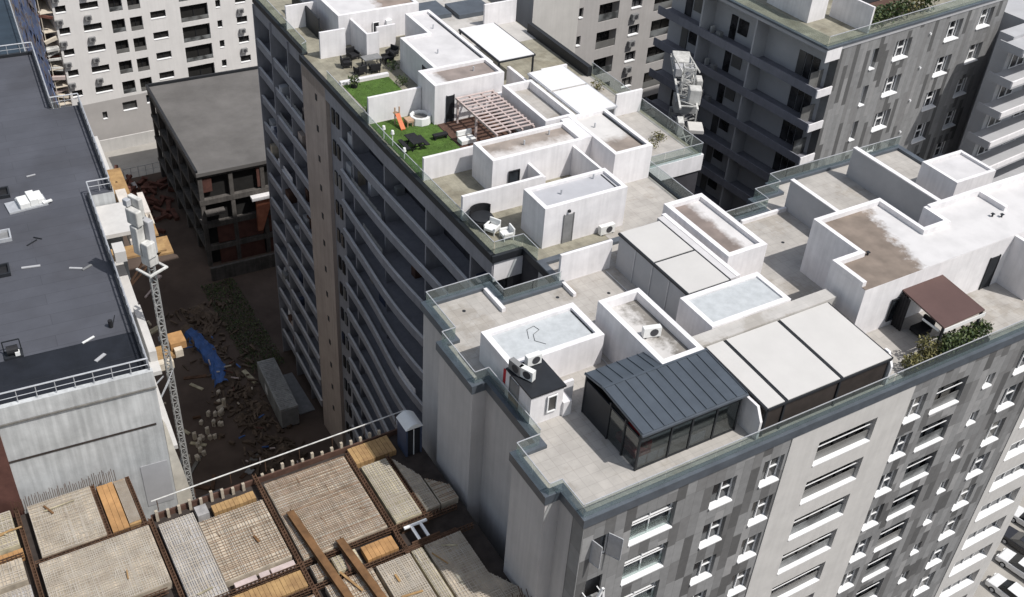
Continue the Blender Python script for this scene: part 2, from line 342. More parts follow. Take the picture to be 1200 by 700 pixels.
def single(mb, name, m, label, cat, group=None, bevel=0, smooth=False):
    """a thing that is one mesh: its origin is put at its own base"""
    n = len(mb.v); cx = sum(p[0] for p in mb.v)/n; cy = sum(p[1] for p in mb.v)/n; cz = min(p[2] for p in mb.v)
    mb.v = [(x-cx, y-cy, z-cz) for x,y,z in mb.v]
    o = mb.build(name, m, None, bevel, smooth); o.location = (cx,cy,cz)
    return tag(o, label, cat, group)
def structure(mb, name, m, kind='structure'):
    o = mb.build(name, m); o['kind'] = kind; return o
def copy_part(o, d):
    c = o.copy(); COL.objects.link(c); c.location = Vector(o.location)+Vector(d)
    for ch in list(o.children):
        k = ch.copy(); COL.objects.link(k); k.parent = c
    return c
def copy_thing(o, loc, rz, label=None):
    c = o.copy(); COL.objects.link(c); c.location = loc; c.rotation_euler = (0,0,rz)
    if label: c['label'] = label
    for ch in list(o.children):
        k = ch.copy(); COL.objects.link(k); k.parent = c
        for g in list(ch.children):
            q = g.copy(); COL.objects.link(q); q.parent = k
    return c
def fvec(fr, ds, dd, dz):
    c, s = math.cos(fr[2]), math.sin(fr[2]); return (c*ds - s*dd, s*ds + c*dd, dz)
def window(parent, fr, a, b, c, d, y, mull=(), hb=(), sill=None, fm='paint', pm='pane', t=.06, lower=None, name='window', sillm='paint'):
    """frame bars with a pane behind them; optional sill board running out to the wall face and a frosted lower panel"""
    f = MB(fr); e = y-.03
    f.box(a,a+t,e,y+.04,c,d); f.box(b-t,b,e,y+.04,c,d); f.box(a+t,b-t,e,y+.04,c,c+t); f.box(a+t,b-t,e,y+.04,d-t,d)
    for k in mull: x = a+(b-a)*k; f.box(x-t/2,x+t/2,e-.012,y+.04,c+t,d-t)
    for (k,x0,x1) in hb: z = c+(d-c)*k; f.box(a+(b-a)*x0+t/2,a+(b-a)*x1-t/2,e-.006,y+.04,z-t/2,z+t/2)
    w = f.build(name, fm, parent)
    MB(fr).box(a+.02,b-.02,y+.045,y+.075,c+.02,d-.02).build('pane', pm, w)
    if sill is not None: MB(fr).hexa([(a+.015,sill,c-.05),(b-.015,sill,c-.05),(b-.015,e-.003,c-.03),(a+.015,e-.003,c-.03)],
                                     [(a+.015,sill,c+.03),(b-.015,sill,c+.03),(b-.015,e-.003,c+.07),(a+.015,e-.003,c+.07)]).build('sill', sillm, w)
    if lower: MB(fr).box(a+.01,b-.01,lower[0],lower[0]+.04,c+.08,c+lower[1]).build('balcony_panel', lower[2], w)
    return w
def clump(mb, x0, x1, y0, y1, z0, z1, n, size):
    for i in range(n):
        p = Vector((random.uniform(x0,x1), random.uniform(y0,y1), z0+(z1-z0)*random.random()**.8))
        a = Vector((random.gauss(0,1),random.gauss(0,1),random.gauss(0,1))).normalized()*size*random.uniform(.5,1.2)
        b = a.cross(Vector((random.gauss(0,1),random.gauss(0,1),random.gauss(0,1)))).normalized()*size*random.uniform(.35,.8)
        mb.quad(tuple(p-a),tuple(p+b),tuple(p+a),tuple(p-b))
    return mb
def railing(parent, pts, z0, z1, name='glass_railing', post=1.6, rail='galv', panel='glass'):
    """glass panels with a slim top rail and clamps along a polyline"""
    g = MB(); r = MB()
    for (x0,y0),(x1,y1) in zip(pts[:-1], pts[1:]):
        L = math.hypot(x1-x0,y1-y0); n = max(1, round(L/post))
        for i in range(n):
            a = (i+.012)/n; b = (i+.988)/n
            g.bar((x0+(x1-x0)*a,y0+(y1-y0)*a,(z0+z1)/2),(x0+(x1-x0)*b,y0+(y1-y0)*b,(z0+z1)/2),.016,z1-z0)
        r.bar((x0,y0,z1+.02),(x1,y1,z1+.02),.045,.035)
    w = g.build(name, panel, parent); r.build('top_rail', rail, w); return w
def pipe_rail(parent, pts, z, h, name='guard_rail', step=1.0, m='galv'):
    r = MB()
    for (x0,y0),(x1,y1) in zip(pts[:-1], pts[1:]):
        r.tube((x0,y0,z+h),(x1,y1,z+h),.035,6); r.tube((x0,y0,z+h*.5),(x1,y1,z+h*.5),.02,5)
        L = math.hypot(x1-x0,y1-y0); n = max(1, round(L/step))
        for i in range(n+1):
            x = x0+(x1-x0)*i/n; y = y0+(y1-y0)*i/n; r.tube((x,y,z),(x,y,z+h),.025,5)
    return r.build(name, m, parent)
def inset(poly, t):
    n = len(poly); out = []
    for i in range(n):
        p0, p1, p2 = Vector(poly[i-1]), Vector(poly[i]), Vector(poly[(i+1)%n])
        a = (p1-p0).normalized(); b = (p2-p1).normalized(); na = Vector((-a.y,a.x)); nb = Vector((-b.y,b.x))
        k = na+nb; k = k/max(.2, k.dot(na)); q = p1+k*t; out.append((q.x,q.y))
    return out
def tray(mb, poly, z0, z1, t, drop):
    """box with a parapet ring; poly counter-clockwise; returns the inner outline (roof floor goes at z1-drop)"""
    ins = inset(poly, t); n = len(poly)
    pts = [(x,y,z0) for x,y in poly]+[(x,y,z1) for x,y in poly]+[(x,y,z1) for x,y in ins]+[(x,y,z1-drop) for x,y in ins]
    fs = []
    for i in range(n):
        j = (i+1)%n; fs += [(i,j,n+j,n+i),(n+i,n+j,2*n+j,2*n+i),(2*n+i,2*n+j,3*n+j,3*n+i)]
    fs.append(tuple(range(n))[::-1]); fs.append(tuple(range(3*n,4*n)))
    mb.add(pts, fs); return ins
def penthouse(parent, poly, z1, roofm='greymem', wallm='white', t=.28, drop=.3, z0=.3, name='penthouse'):
    mb = MB(); ins = tray(mb, poly, z0, z1, t, drop)
    w = mb.build(name, wallm, parent)
    b = MB().prism(inset(ins, .012), z1-drop+.004, z1-drop+.02)
    o = b.build('roof', roofm, w)
    # put the roof sheet's origin at its corner so that its silt pattern is in local metres
    x0 = min(p[0] for p in poly); y0 = min(p[1] for p in poly); q = ORG[w.name]
    dx, dy, dz = x0-q[0], y0-q[1], z1-q[2]
    for v in o.data.vertices: v.co -= Vector((dx,dy,dz))
    o.location = (dx,dy,dz)
    return w
def rect(a,b,c,d): return [(a,c),(b,c),(b,d),(a,d)]
def door(w, face, a, b, z0, z1, pos, m='dark', handle=True):
    """leaf in a wall that faces -y (face 'y') or -x (face 'x')"""
    mb = MB()
    if face == 'y': mb.box(a,b,pos-.05,pos-.002,z0,z1); mb.box(a-.06,a,pos-.08,pos-.002,z0,z1+.06); mb.box(b,b+.06,pos-.08,pos-.002,z0,z1+.06)
    else: mb.box(pos-.05,pos-.002,a,b,z0,z1); mb.box(pos-.08,pos-.002,a-.06,a,z0,z1+.06); mb.box(pos-.08,pos-.002,b,b+.06,z0,z1+.06)
    return mb.build('door', m, w)
ZF = .35
def ac_unit(x, y, z, rz, label, case='plastic', w=.85, first={}):
    """split air-conditioner outdoor unit: case, fan grille, feet"""
    t = thing('air_conditioner', label, 'air conditioner', (x,y,z), 'air conditioners on the roofs', rz)
    t.rotation_euler = (0,0,rz)
    def pt(mb, nm, m):
        o = mb.build(nm, m); o.parent = t; ORG[o.name] = (0,0,0); return o
    pt(MB().box(-w/2,w/2,-.16,.16,.06,.66), 'case', case)
    g = MB(); g.tube((.1*w,-.162,.36),(.1*w,-.175,.36),.24,16)
    pt(g, 'fan_grille', 'acgrille')
    for sx in (-1,1): pt(MB().box(sx*w*.36-.04,sx*w*.36+.04,-.19,.19,0,.06), 'foot', 'dark')
    return t
exec_order = []
# ------------------------------------------------------------------ setting
structure(MB().box(-400,600,-300,700,GZ-.5,GZ), 'ground', 'dirt')
structure(MB().box(16.5,50,134.5,143,GZ,GZ+.02), 'pavement', 'paving')
structure(MB().box(64.5,140,-60,26,GZ,GZ+.03), 'road', 'asphalt')
structure(MB().box(64.5,140,26,40,GZ,GZ+.12), 'footpath', 'paving')

# ------------------------------------------------------------------ front block
FL = 3.1
FP = [(22.1,27.3),(63.3,27.3),(63.3,46),(50.4,46),(50.4,44.9),(47.9,44.9),(47.9,43.5),(43.7,43.5),(43.7,44.98),(31,44.98),(31,42.65),(27.1,42.65),
      (27.1,44.4),(22.75,44.4),(22.75,40.8),(21.9,40.8),(21.9,36.9),(22.75,36.9),(22.75,31.6),(21.25,31.6),(21.25,28.5),(22.1,28.5)]
F = thing('apartment_building', 'grey patchwork-clad apartment block with white penthouses on its roof, nearest the camera', 'building', (42,36,GZ))
MB().prism(FP, GZ, -.02).build('wall', 'sidewall', F)
def outline(poly, t): return inset(poly, -t)
FPF = [(22.1,26.43),(63.3,26.43)] + FP[2:]
cop = MB(); o1 = outline(FPF,.14); i1 = inset(FPF,.3); n = len(FPF)
cop.add([(x,y,0) for x,y in o1]+[(x,y,.55) for x,y in o1]+[(x,y,.55) for x,y in i1]+[(x,y,0) for x,y in i1],
        [f for i in range(n) for j in [(i+1)%n] for f in ((i,j,n+j,n+i),(n+i,n+j,2*n+j,2*n+i),(2*n+i,2*n+j,3*n+j,3*n+i),(3*n+i,3*n+j,j,i))])
cop.build('coping', 'coping', F)
MB().prism(inset(FPF,.31), -.015, ZF).build('terrace_floor', 'terrace', F)
dl = MB()
for (a,b) in ((22.0,35.1),(44.4,57.3)): dl.box(a,b,26.38,26.42,-.09,-.003)
dl.box(35.1,44.4,26.375,26.415,-.09,-.003); dl.box(57.3,63.4,26.375,26.415,-.09,-.003)
dl.build('shadow_strip', 'dark', F)  # dark strip paints the shadow line under the coping
fr0 = (0, 26.43, 0)
cols = {  # opening: u0, u1, bottom, top below the roof line of storey 0
 'casement': (22.75,23.75,-2.9,-1.35), 'big': (25.1,27.85,-3.12,-1.15), 'w2': (30.2,31.75,-3.05,-1.25), 'w3': (33.6,35.0,-3.08,-1.2),
 'log': (37.5,41.9,-3.32,-1.5), 'w4': (44.5,45.95,-3.2,-1.35), 'b5': (46.8,49.4,-3.48,-1.4), 'tiny': (51.35,52.2,-3.28,-2.25),
 'w7': (54.15,55.85,-3.28,-1.35), 'log2': (57.95,62.2,-3.3,-1.7)}
NF = 13
def ops(keys, dep):
    return [(cols[k][0], cols[k][1], cols[k][2]-FL*i, cols[k][3]-FL*i, dep[k]) for k in keys for i in range(NF) if cols[k][2]-FL*i > GZ+.3]
dep = dict(casement=.12, big=.34, w2=.25, w3=.25, log=.6, w4=.25, b5=.5, tiny=.2, w7=.25, log2=.36)
m = MB(fr0); m.facade(22.1,35.2,GZ,0,ops(['casement','big','w2','w3'],dep),.4); m.quad((22.1,0,GZ),(22.1,.9,GZ),(22.1,.9,0),(22.1,0,0))
m.build('panel_cladding', 'clad', F)
m = MB(fr0); m.facade(44.4,57.3,GZ,0,ops(['w4','b5','tiny','w7'],dep),.4); m.build('panel_cladding', 'clad', F)
m = MB((0,26.43-.05,0)); m.facade(35.2,44.4,GZ,0,ops(['log'],dep),.7); m.quad((35.2,0,GZ),(35.2,.06,GZ),(35.2,.06,0),(35.2,0,0)); m.quad((44.4,0,GZ),(44.4,.06,GZ),(44.4,.06,0),(44.4,0,0)); m.build('rendered_bay', 'beige', F)
m = MB((0,26.43-.05,0)); m.facade(57.3,63.3,GZ,0,ops(['log2'],dep),.7); m.quad((57.3,0,GZ),(57.3,.06,GZ),(57.3,.06,0),(57.3,0,0)); m.quad((63.3,0,GZ),(63.3,.95,GZ),(63.3,.95,0),(63.3,0,0)); m.build('rendered_bay', 'beige', F)
shut = MB(); 
def fw(k, **kw):
    c = cols[k]; return window(F, fr0, c[0], c[1], c[2], c[3], dep[k], **kw)
lim = dict(casement=2, big=5, w2=6, w3=7, log=10, w4=11, b5=11, tiny=11, w7=12, log2=12)
w = {}
w['casement'] = fw('casement')
w['big'] = fw('big', mull=(.5,), hb=((.62,0,1),), sill=-.05, lower=(.22,.75,'glass'))
w['w2'] = fw('w2', mull=(.52,), hb=((.5,.52,1),), sill=-.1)
w['w3'] = fw('w3', mull=(.5,), hb=((.5,.5,1),), sill=-.1)
w['log'] = fw('log', mull=(.22,.48,.74), hb=((.45,0,1),), sill=-.09, lower=(.17,.72,'paneg'), pm='panew', t=.045, fm='dark')
w['w4'] = fw('w4', mull=(.5,), hb=((.45,.5,1),), sill=-.1)
w['b5'] = fw('b5', mull=(.5,), hb=((.5,0,1),), sill=-.06, lower=(.17,.8,'paneg'), t=.045, fm='dark')
w['tiny'] = fw('tiny', mull=(.5,), sill=-.08)
w['w7'] = fw('w7', mull=(.45,), hb=((.5,.45,1),), sill=-.1)
w['log2'] = fw('log2', mull=(.2,.45,.7), hb=((.5,0,1),), sill=-.09)
# white rails across the loggias
for k, zz, dd in (('big',.62,.02), ('log',.62,.0), ('b5',.66,.0)):
    c = cols[k]; b = MB(fr0); b.box(c[0]+.02,c[1]-.02,dd+.16,dd+.2,c[2]+(c[3]-c[2])*zz,c[2]+(c[3]-c[2])*zz+.05); b.build('rail', 'paint', w[k])
for k in lim:
    for i in range(1, lim[k]): 
        if k == 'casement': continue
        copy_part(w[k], (0,0,-FL*i))
# open casements of the corner window
m = MB(fr0)
def sash(x, ang, z0, z1, wd, s):
    c, q = math.cos(ang), math.sin(ang)
    a = (x,-.02); b = (x+s*wd*c, -.02-wd*q)
    m.bar((a[0],a[1],z0),(b[0],b[1],z0),.05); m.bar((a[0],a[1],z1),(b[0],b[1],z1),.05)
    m.bar((a[0],a[1],z0),(a[0],a[1],z1),.05); m.bar((b[0],b[1],z0),(b[0],b[1],z1),.05)
    m.bar((a[0],a[1],(z0+z1)/2),(b[0],b[1],(z0+z1)/2),.012,(z1-z0)-.05)
sash(22.75,R(75),-2.9,-1.35,.6,1); sash(23.72,R(60),-2.88,-1.35,.75,1); m.build('open_sash', 'galv', F)
# white letter-like bracket at the bottom of the photo: a clothes rack outside a window
m = MB(fr0)
for a,b in (((22.5,-.5,-6.3),(22.62,-.5,-5.2)),((22.62,-.5,-5.2),(23.0,-.5,-6.0)),((23.0,-.5,-6.0),(23.5,-.5,-4.9)),((23.5,-.5,-4.9),(23.62,-.5,-6.1))): m.bar(a,b,.13)
for x in (22.62,23.5): m.bar((x,0,-5.3),(x,-.5,-5.3),.05)
m.build('wall_bracket', 'paint', F)
# side balconies at the far end of the front
for i in range(12):
    z = -3.0-FL*i
    if i == 0:
        b0 = MB(); b0.box(63.302,64.5,26.9,29.2,z,z+.15); b0.box(64.4,64.5,26.9,29.2,z+.15,z+1.0); b0.box(63.302,64.4,26.9,27.0,z+.15,z+1.0); sb = b0.build('balcony', 'white', F)
    else: copy_part(sb, (0,0,-FL*i))
# railings
railing(F, [(22.05,26.5),(33.0,26.5)], .55, 1.45)
railing(F, [(33.0,26.5),(42.3,26.5)], .55, 1.45)
railing(F, [(42.4,26.5),(63.2,26.5)], .55, 1.45)
railing(F, [(22.05,26.5),(22.05,28.45),(21.35,28.45),(21.35,31.5),(22.7,31.5)], .55, 1.3)
railing(F, [(22.85,31.7),(22.85,36.95),(22.0,36.95),(22.0,40.7),(22.85,40.7),(22.85,44.3),(27.0,44.3),(27.0,42.55),(31.0,42.55)], .55, 1.35)
railing(F, [(43.8,43.4),(48.0,43.4),(48.0,44.8),(50.3,44.8),(50.3,45.9),(63.2,45.9)], .55, 1.4)
MB().box(26.5,26.75,41.8,44.0,ZF+.002,.62).build('upstand', 'white', F)
MB().box(31.05,31.25,41.2,42.5,ZF+.002,.6).build('upstand', 'white', F)
# penthouses on the front block
P1 = penthouse(F, rect(23.25,29.15,35.5,38.65), 2.4, 'blue', t=.35, drop=.22)
MB().box(28.72,28.78,35.95,38.2,2.2,2.24).build('gutter', 'dark', P1)
m = MB(); pts = [(25.4,37.2),(25.7,37.9),(26.2,38.0),(26.3,37.6),(25.8,37.4),(25.6,36.9),(26.0,36.4)]
for a,b in zip(pts[:-1],pts[1:]): m.tube((*a,2.22),(*b,2.22),.012,5)
m.build('cable', 'dark', P1)
P2 = penthouse(F, rect(23.0,24.95,33.0,35.48), 2.35, 'dark', t=.1, drop=.03, name='stair_kiosk')
MB().box(22.95,25.05,32.92,35.47,2.352,2.45).build('flat_roof', 'dark', P2)
window(P2, (0,33.0,0), 23.95,24.55,1.0,2.1,-.1, fm='paint')
door(P2,'x',34.2,34.95,ZF,2.2,23.0,'acgrey')
MB().box(24.96,25.45,32.85,33.7,ZF,1.3).build('partition_wall', 'white', F)
MB().box(25.0,26.1,33.72,33.9,ZF,1.75).build('partition_wall', 'white', F)
P4 = penthouse(F, rect(29.75,32.5,31.3,37.2), 3.3, 'f4roof', t=.3, drop=.55)
P5 = penthouse(F, rect(34.45,40.15,32.95,35.85), 2.85, 'blue', t=.32, drop=.12)
P7 = penthouse(F, rect(39.75,42.8,37.95,44.4), 2.7, 'f7roof', t=.34, drop=.3)
MB().box(38.35,38.8,36.1,43.2,ZF,2.75).build('partition_wall', 'whiteroof', F)
MB().box(39.0,39.3,36.3,43.6,ZF,2.6).build('partition_wall', 'white', F)
MB().box(31.0,34.7,42.72,42.92,ZF,2.4).build('partition_wall', 'white', F)
MB().box(32.95,42.9,32.05,32.92,ZF,2.72).build('partition_wall', 'terrace2', F)
MB().prof([(26.95,ZF),(28.4,ZF),(28.4,2.45),(27.5,2.45),(26.95,1.9)],0,.16)
for x0, y1, h in ((32.9,28.5,2.35),(42.2,27.6,2.45)):
    m = MB((x0,0,0)); m.add([(0,26.85,ZF),(.16,26.85,ZF),(.16,y1,ZF),(0,y1,ZF),(0,26.85,h-.75),(.16,26.85,h-.75),(.16,27.3,h),(0,27.3,h),(.16,y1,h),(0,y1,h)],
        [(3,2,1,0),(4,5,6,7),(7,6,8,9),(0,1,5,4),(1,2,8,6,5),(2,3,9,8),(3,0,4,7,9)]); m.build('partition_wall', 'white', F)
for (x,y) in ((24.6,42.9),(30.2,41.6),(33.2,40.6),(33.9,37.6),(29.5,34.4),(44.6,42.1),(46.6,40.1),(52.6,43.1),(54.6,40.6)): MB().tube((x,y,ZF+.001),(x,y,ZF+.012),.11,10).build('floor_drain','dark',F)
for (x0,y0,x1,y1) in ((29.4,34.9,29.4,38.4),(34.3,36.2,34.3,42.5),(43.05,38.2,43.05,44.0)): MB().tube((x0,y0,ZF+.05),(x1,y1,ZF+.05),.03,6).build('pipe','galv',F)
# tall white volume with the silt-covered roof
PG = [(43.35,30.7),(63.2,30.7),(63.2,35.2),(52.75,35.2),(52.75,33.25),(51.0,33.25),(51.0,37.2),(45.4,37.2),(45.4,33.45),(43.35,33.45)]
P10 = MB().prism(PG, .3, 3.9).build('penthouse', 'white', F)
ro = MB().prism(inset(PG,.01), 3.903, 3.93).build('roof', 'f10roof', P10)
for v in ro.data.vertices: v.co -= Vector((43.35-42,30.7-36,3.9-GZ))
ro.location = (43.35-42,30.7-36,3.9-GZ)
m = MB(); z0, z1 = 3.905, 4.25
m.box(43.35,43.65,31.0,33.45,z0,z1); m.box(43.655,45.4,33.15,33.45,z0,z1); m.box(45.4,45.7,33.15,37.2,z0,z1); m.box(45.705,51.0,36.9,37.2,z0,z1)
m.box(50.7,51.0,33.25,36.895,z0,z1); m.box(51.005,52.75,33.25,33.55,z0,z1); m.box(52.75,53.05,33.25,35.2,z0,z1); m.box(53.055,63.2,34.9,35.2,z0,z1+.1); m.box(57.6,57.9,32.9,34.895,z0,z1)
m.build('parapet', 'white', P10)
door(P10,'y',54.4,55.2,ZF,2.7,30.7,'dark')
window(P10,(0,30.7,0),46.0,47.4,.8,2.4,-.1,fm='dark')
MB().box(56.0,56.25,28.6,30.695,ZF,3.9).build('partition_wall', 'white', F)
m = MB(); 
for x,y in ((46.0,33.2),(56.4,32.8),(56.9,32.5)): m.tube((x,y,3.93),(x,y,4.12),.06,8); m.box(x-.1,x+.1,y-.1,y+.1,4.12,4.16)
m.build('roof_vent', 'dark', P10)
MB().box(49.45,49.7,37.21,43.2,ZF,2.6).build('partition_wall', 'dull', F)
MB().box(49.42,49.73,37.22,43.22,2.601,2.66).build('partition_wall', 'white', F)
MB().box(56.6,56.9,36.4,44.6,ZF,2.6).build('partition_wall', 'dull', F)
MB().box(56.57,56.93,36.38,44.62,2.601,2.68).build('partition_wall', 'white', F)
P11 = penthouse(F, rect(59.3,63.2,37.7,40.8), 2.9, 'whiteroof', t=.25, drop=.2)
MB().box(45.5,49.4,42.9,43.1,ZF,.62).build('upstand', 'white', F)

# conservatory with the slate seamed roof
CV = thing('conservatory', 'rooftop conservatory with a slate-blue standing-seam pitched roof and dark glass walls', 'conservatory', (29.2,30,ZF))
e0, e1, s0, s1, rv = 26.02, 32.6, 27.85, 32.85, 31.25
ze, zr, zn = 2.88, 3.14, 2.84
m = MB(); m.hexa([(e0,s0,ze),(e1,s0,ze),(e1,rv,zr),(e0,rv,zr)],[(e0,s0,ze+.1),(e1,s0,ze+.1),(e1,rv,zr+.1),(e0,rv,zr+.1)])
m.hexa([(e0,rv,zr),(29.72,rv,zr),(29.72,s1,zn),(e0,s1,zn)],[(e0,rv,zr+.1),(29.72,rv,zr+.1),(29.72,s1,zn+.1),(e0,s1,zn+.1)])
k = 0
rf = m.build('roof', 'seam', CV)
m = MB()
for i in range(11):
    x = e0+.05+(e1-e0-.1)*i/10; m.bar((x,s0,ze+.12),(x,rv,zr+.12),.035,.06)
    if x < 29.6: m.bar((x,s1,zn+.12),(x,rv,zr+.12),.035,.06)
m.bar((e0,rv,zr+.12),(e1,rv,zr+.12),.16,.05); m.build('seam', 'seam', rf)
m = MB(); m.box(e0-.02,e1,s0-.1,s0-.005,ze-.06,ze+.06); m.build('gutter', 'coping', CV)
m = MB()
for x in (26.1,28.05,29.35,30.9,32.4): m.box(x-.05,x+.05,27.95,28.05,ZF,ze-.002)
for y in (29.2,30.5,32.7): m.box(26.05,26.15,y-.05,y+.05,ZF,zn-.02)
m.box(26.16,32.35,27.96,28.04,2.45,2.55); m.box(26.16,32.35,27.965,28.035,ZF,ZF+.1); m.box(26.06,26.14,28.06,32.6,2.5,2.6)
m.build('frame', 'dark', CV)
m = MB(); m.box(26.16,32.35,27.99,28.005,ZF+.1,2.44); m.box(26.09,26.105,28.06,30.45,ZF+.1,2.49); m.build('glass_wall', 'glassd', CV)
MB().box(26.07,26.13,30.56,32.64,ZF,2.49).build('solid_panel','dark',CV); MB().box(26.15,29.7,32.6,32.7,ZF,2.7).build('rear_wall','dark',CV); MB().box(32.4,32.5,28.1,31.2,ZF,2.85).build('solid_panel','dark',CV)
MB().add([(26.09,28.1,2.61),(26.09,32.6,2.61),(26.09,rv,zr-.02),(26.11,28.1,2.61),(26.11,32.6,2.61),(26.11,rv,zr-.02)],[(0,1,2),(5,4,3),(0,2,5,3),(1,4,5,2),(0,3,4,1)])
m = MB()
for x in (26.5,27.2,27.85,29.6,30.2): m.box(x-.3,x+.3,28.1,28.13,ZF+.12,1.05)
m.build('blind', 'paint', CV)
sof = thing('sofa', 'red sofa inside the glass-walled conservatory on the roof', 'sofa', (27.0,29.3,ZF))
m = MB(); m.box(26.5,27.5,28.6,30.3,ZF+.05,ZF+.45); m.build('seat', 'red', sof, .04)
m = MB(); m.box(27.2,27.5,28.6,30.3,ZF+.455,ZF+.9); m.build('backrest', 'red', sof, .04)
m = MB()
for x in (26.55,27.4):
    for y in (28.65,30.2): m.box(x,x+.06,y,y+.06,ZF,ZF+.05)
m.build('feet', 'dark', sof)

def pergola(name, label, us, v0, v1, z0, z1, gap_m, fab, posts, cat='pergola', frame='dark', valance=True, back=None):
    """retractable-roof pergola: fabric bays between dark beams, posts and guide rails"""
    t = thing(name, label, cat, ((us[0][0]+us[-1][1])/2,(v0+v1)/2,ZF))
    for a,b in us:
        m = MB(); m.hexa([(a,v0,z0),(b,v0,z0),(b,v1,z1),(a,v1,z1)],[(a,v0,z0+.05),(b,v0,z0+.05),(b,v1,z1+.05),(a,v1,z1+.05)]); m.build('awning_bay', fab, t)
    m = MB(); edges = [us[0][0]-.06]+[(us[i][1]+us[i+1][0])/2 for i in range(len(us)-1)]+[us[-1][1]+.06]
    for x in edges: m.bar((x,v0-.04,z0-.05),(x,v1,z1-.05),.11,.14)
    m.bar((us[0][0],v0-.03,z0-.07),(us[-1][1],v0-.03,z0-.07),.09,.13)
    m.build('beam', frame, t)
    for x,y in posts: MB().box(x-.06,x+.06,y-.06,y+.06,ZF,z0-.13).build('post', frame, t)
    return t
pg = pergola('pergola', 'largest pergola, three cream awning bays sloping over the roof edge beside the slate-roofed conservatory', [(33.3,34.45),(34.68,38.3),(38.54,42.1)], 26.95, 32.0, 2.32, 2.55, 'dark', 'fabric', [(33.35,27.0),(34.56,27.0),(38.42,27.0),(42.08,27.05)])
m = MB(); m.box(33.42,34.49,27.02,27.05,ZF,2.2); m.box(34.63,38.35,27.02,27.05,ZF,2.2); m.box(38.49,42.0,27.02,27.05,ZF,2.2); m.build('side_screen', mat('brown_screen',(.045,.036,.032),.6,.3,1), pg)
pg2 = pergola('pergola', 'pergola of two cream awning squares between the long partition walls in mid roof', [(35.15,38.1)], 35.95, 39.15, 2.83, 2.83, 'dark', 'fabric', [(35.15,36.0),(38.1,36.0)])
m = MB(); m.box(35.15,38.1,39.3,42.7,2.83,2.88); m.build('awning_bay', 'fabric', pg2)
for x in (35.09,38.16): MB().bar((x,39.15,2.78),(x,42.75,2.78),.11,.14).build('beam','dark',pg2)
MB().bar((35.15,39.225,2.785),(38.1,39.225,2.785),.11,.12).build('beam','dark',pg2)
m = MB(); m.box(35.07,35.1,36.0,42.6,ZF,2.7); m.build('side_screen', 'dull', pg2)
for y in (37.6,39.2,40.9): MB().box(35.02,35.065,y-.04,y+.04,ZF,2.7).build('post','galv',pg2)

GZB = thing('canopy', 'brown flat-roofed gazebo canopy with a dark side curtain above the planted corner', 'canopy', (48.2,29.2,ZF))
m = MB(); m.hexa([(46.25,27.15,2.68),(49.75,27.25,2.68),(50.1,31.1,2.78),(46.75,31.1,2.78)],[(46.25,27.15,2.78),(49.75,27.25,2.78),(50.1,31.1,2.88),(46.75,31.1,2.88)]); m.build('roof', 'brownpanel', GZB, .01)
for x,y in ((46.35,27.25),(49.65,27.35),(46.8,30.6),(49.95,30.6)): MB().box(x-.06,x+.06,y-.06,y+.06,ZF,2.68).build('post','dark',GZB)
m = MB(); m.box(46.3,49.7,27.1,27.14,2.42,2.68); m.build('valance','plastic',GZB)
m = MB(); m.box(46.25,46.3,27.4,28.6,2.3,2.42); m.build('rail','plastic',GZB)
m = MB(); 
for i in range(7): y = 29.9+i*.1; m.box(46.55+.03*(i%2),46.62+.03*(i%2),y,y+.1,ZF+.05,2.66)
m.build('curtain', 'furn', GZB)
hg = thing('hedge', 'low green hedge growing under the brown canopy behind the glass railing', 'hedge', (48.2,27.0,ZF))
clump(MB(),46.4,50.4,26.72,27.5,ZF+.4,ZF+1.5,1500,.12).build('foliage','leaf',hg); MB().box(46.3,50.5,26.7,27.0,ZF,ZF+.4).build('planter','dark',hg)
hg = thing('shrub', 'olive brown shrub in the corner planter left of the green hedge', 'shrub', (45.1,27.2,ZF))
clump(clump(MB(),43.9,46.2,26.72,27.5,ZF+.3,ZF+1.0,500,.12),45.2,46.2,26.8,27.9,ZF+.5,ZF+1.7,260,.12).build('foliage','leafy',hg); MB().box(43.8,46.25,26.7,27.0,ZF,ZF+.35).build('planter','dark',hg)
sof = thing('lounge_chair', 'dark lounge chair in the shade of the brown canopy', 'chair', (47.6,29.3,ZF))
MB().box(47.1,48.1,28.9,29.7,ZF+.12,ZF+.42).build('seat','furn',sof,.03); MB().box(48.0,48.2,28.9,29.7,ZF+.425,ZF+.95).build('backrest','furn',sof,.03)
MB().box(47.15,47.25,28.95,29.05,ZF,ZF+.12).build('leg','dark',sof); MB().box(47.95,48.05,29.5,29.6,ZF,ZF+.12).build('leg','dark',sof)
bs = thing('bench', 'narrow white bench beside the largest cream pergola', 'bench', (43.3,29.2,ZF))
MB().box(42.75,43.1,27.6,30.2,ZF+.36,ZF+.45).build('seat','plastic',bs)
for y in (27.8,30.0): MB().box(42.8,43.05,y-.05,y+.05,ZF,ZF+.355).build('leg','plastic',bs)
ac_unit(23.5,34.3,2.45,R(-65),'white air conditioner turned edge-on, on the black kiosk roof')
ac_unit(24.35,35.1,2.45,R(0),'white air conditioner facing front, at the back of the black kiosk roof')
ac_unit(23.25,34.95,2.45,R(-80),'grey-cased air conditioner behind the edge-on white one on the kiosk','acgrey')
ac_unit(31.0,33.9,2.77,R(-15),'white air conditioner standing in a sunken dirty roof well beside the slate roof','plastic',1.0)
m = MB(); m.box(23.16,23.24,35.52,36.0,1.0,1.9); tw = single(m,'towel','red','pink and red towel hanging on the corner of the pale penthouse wall','towel')

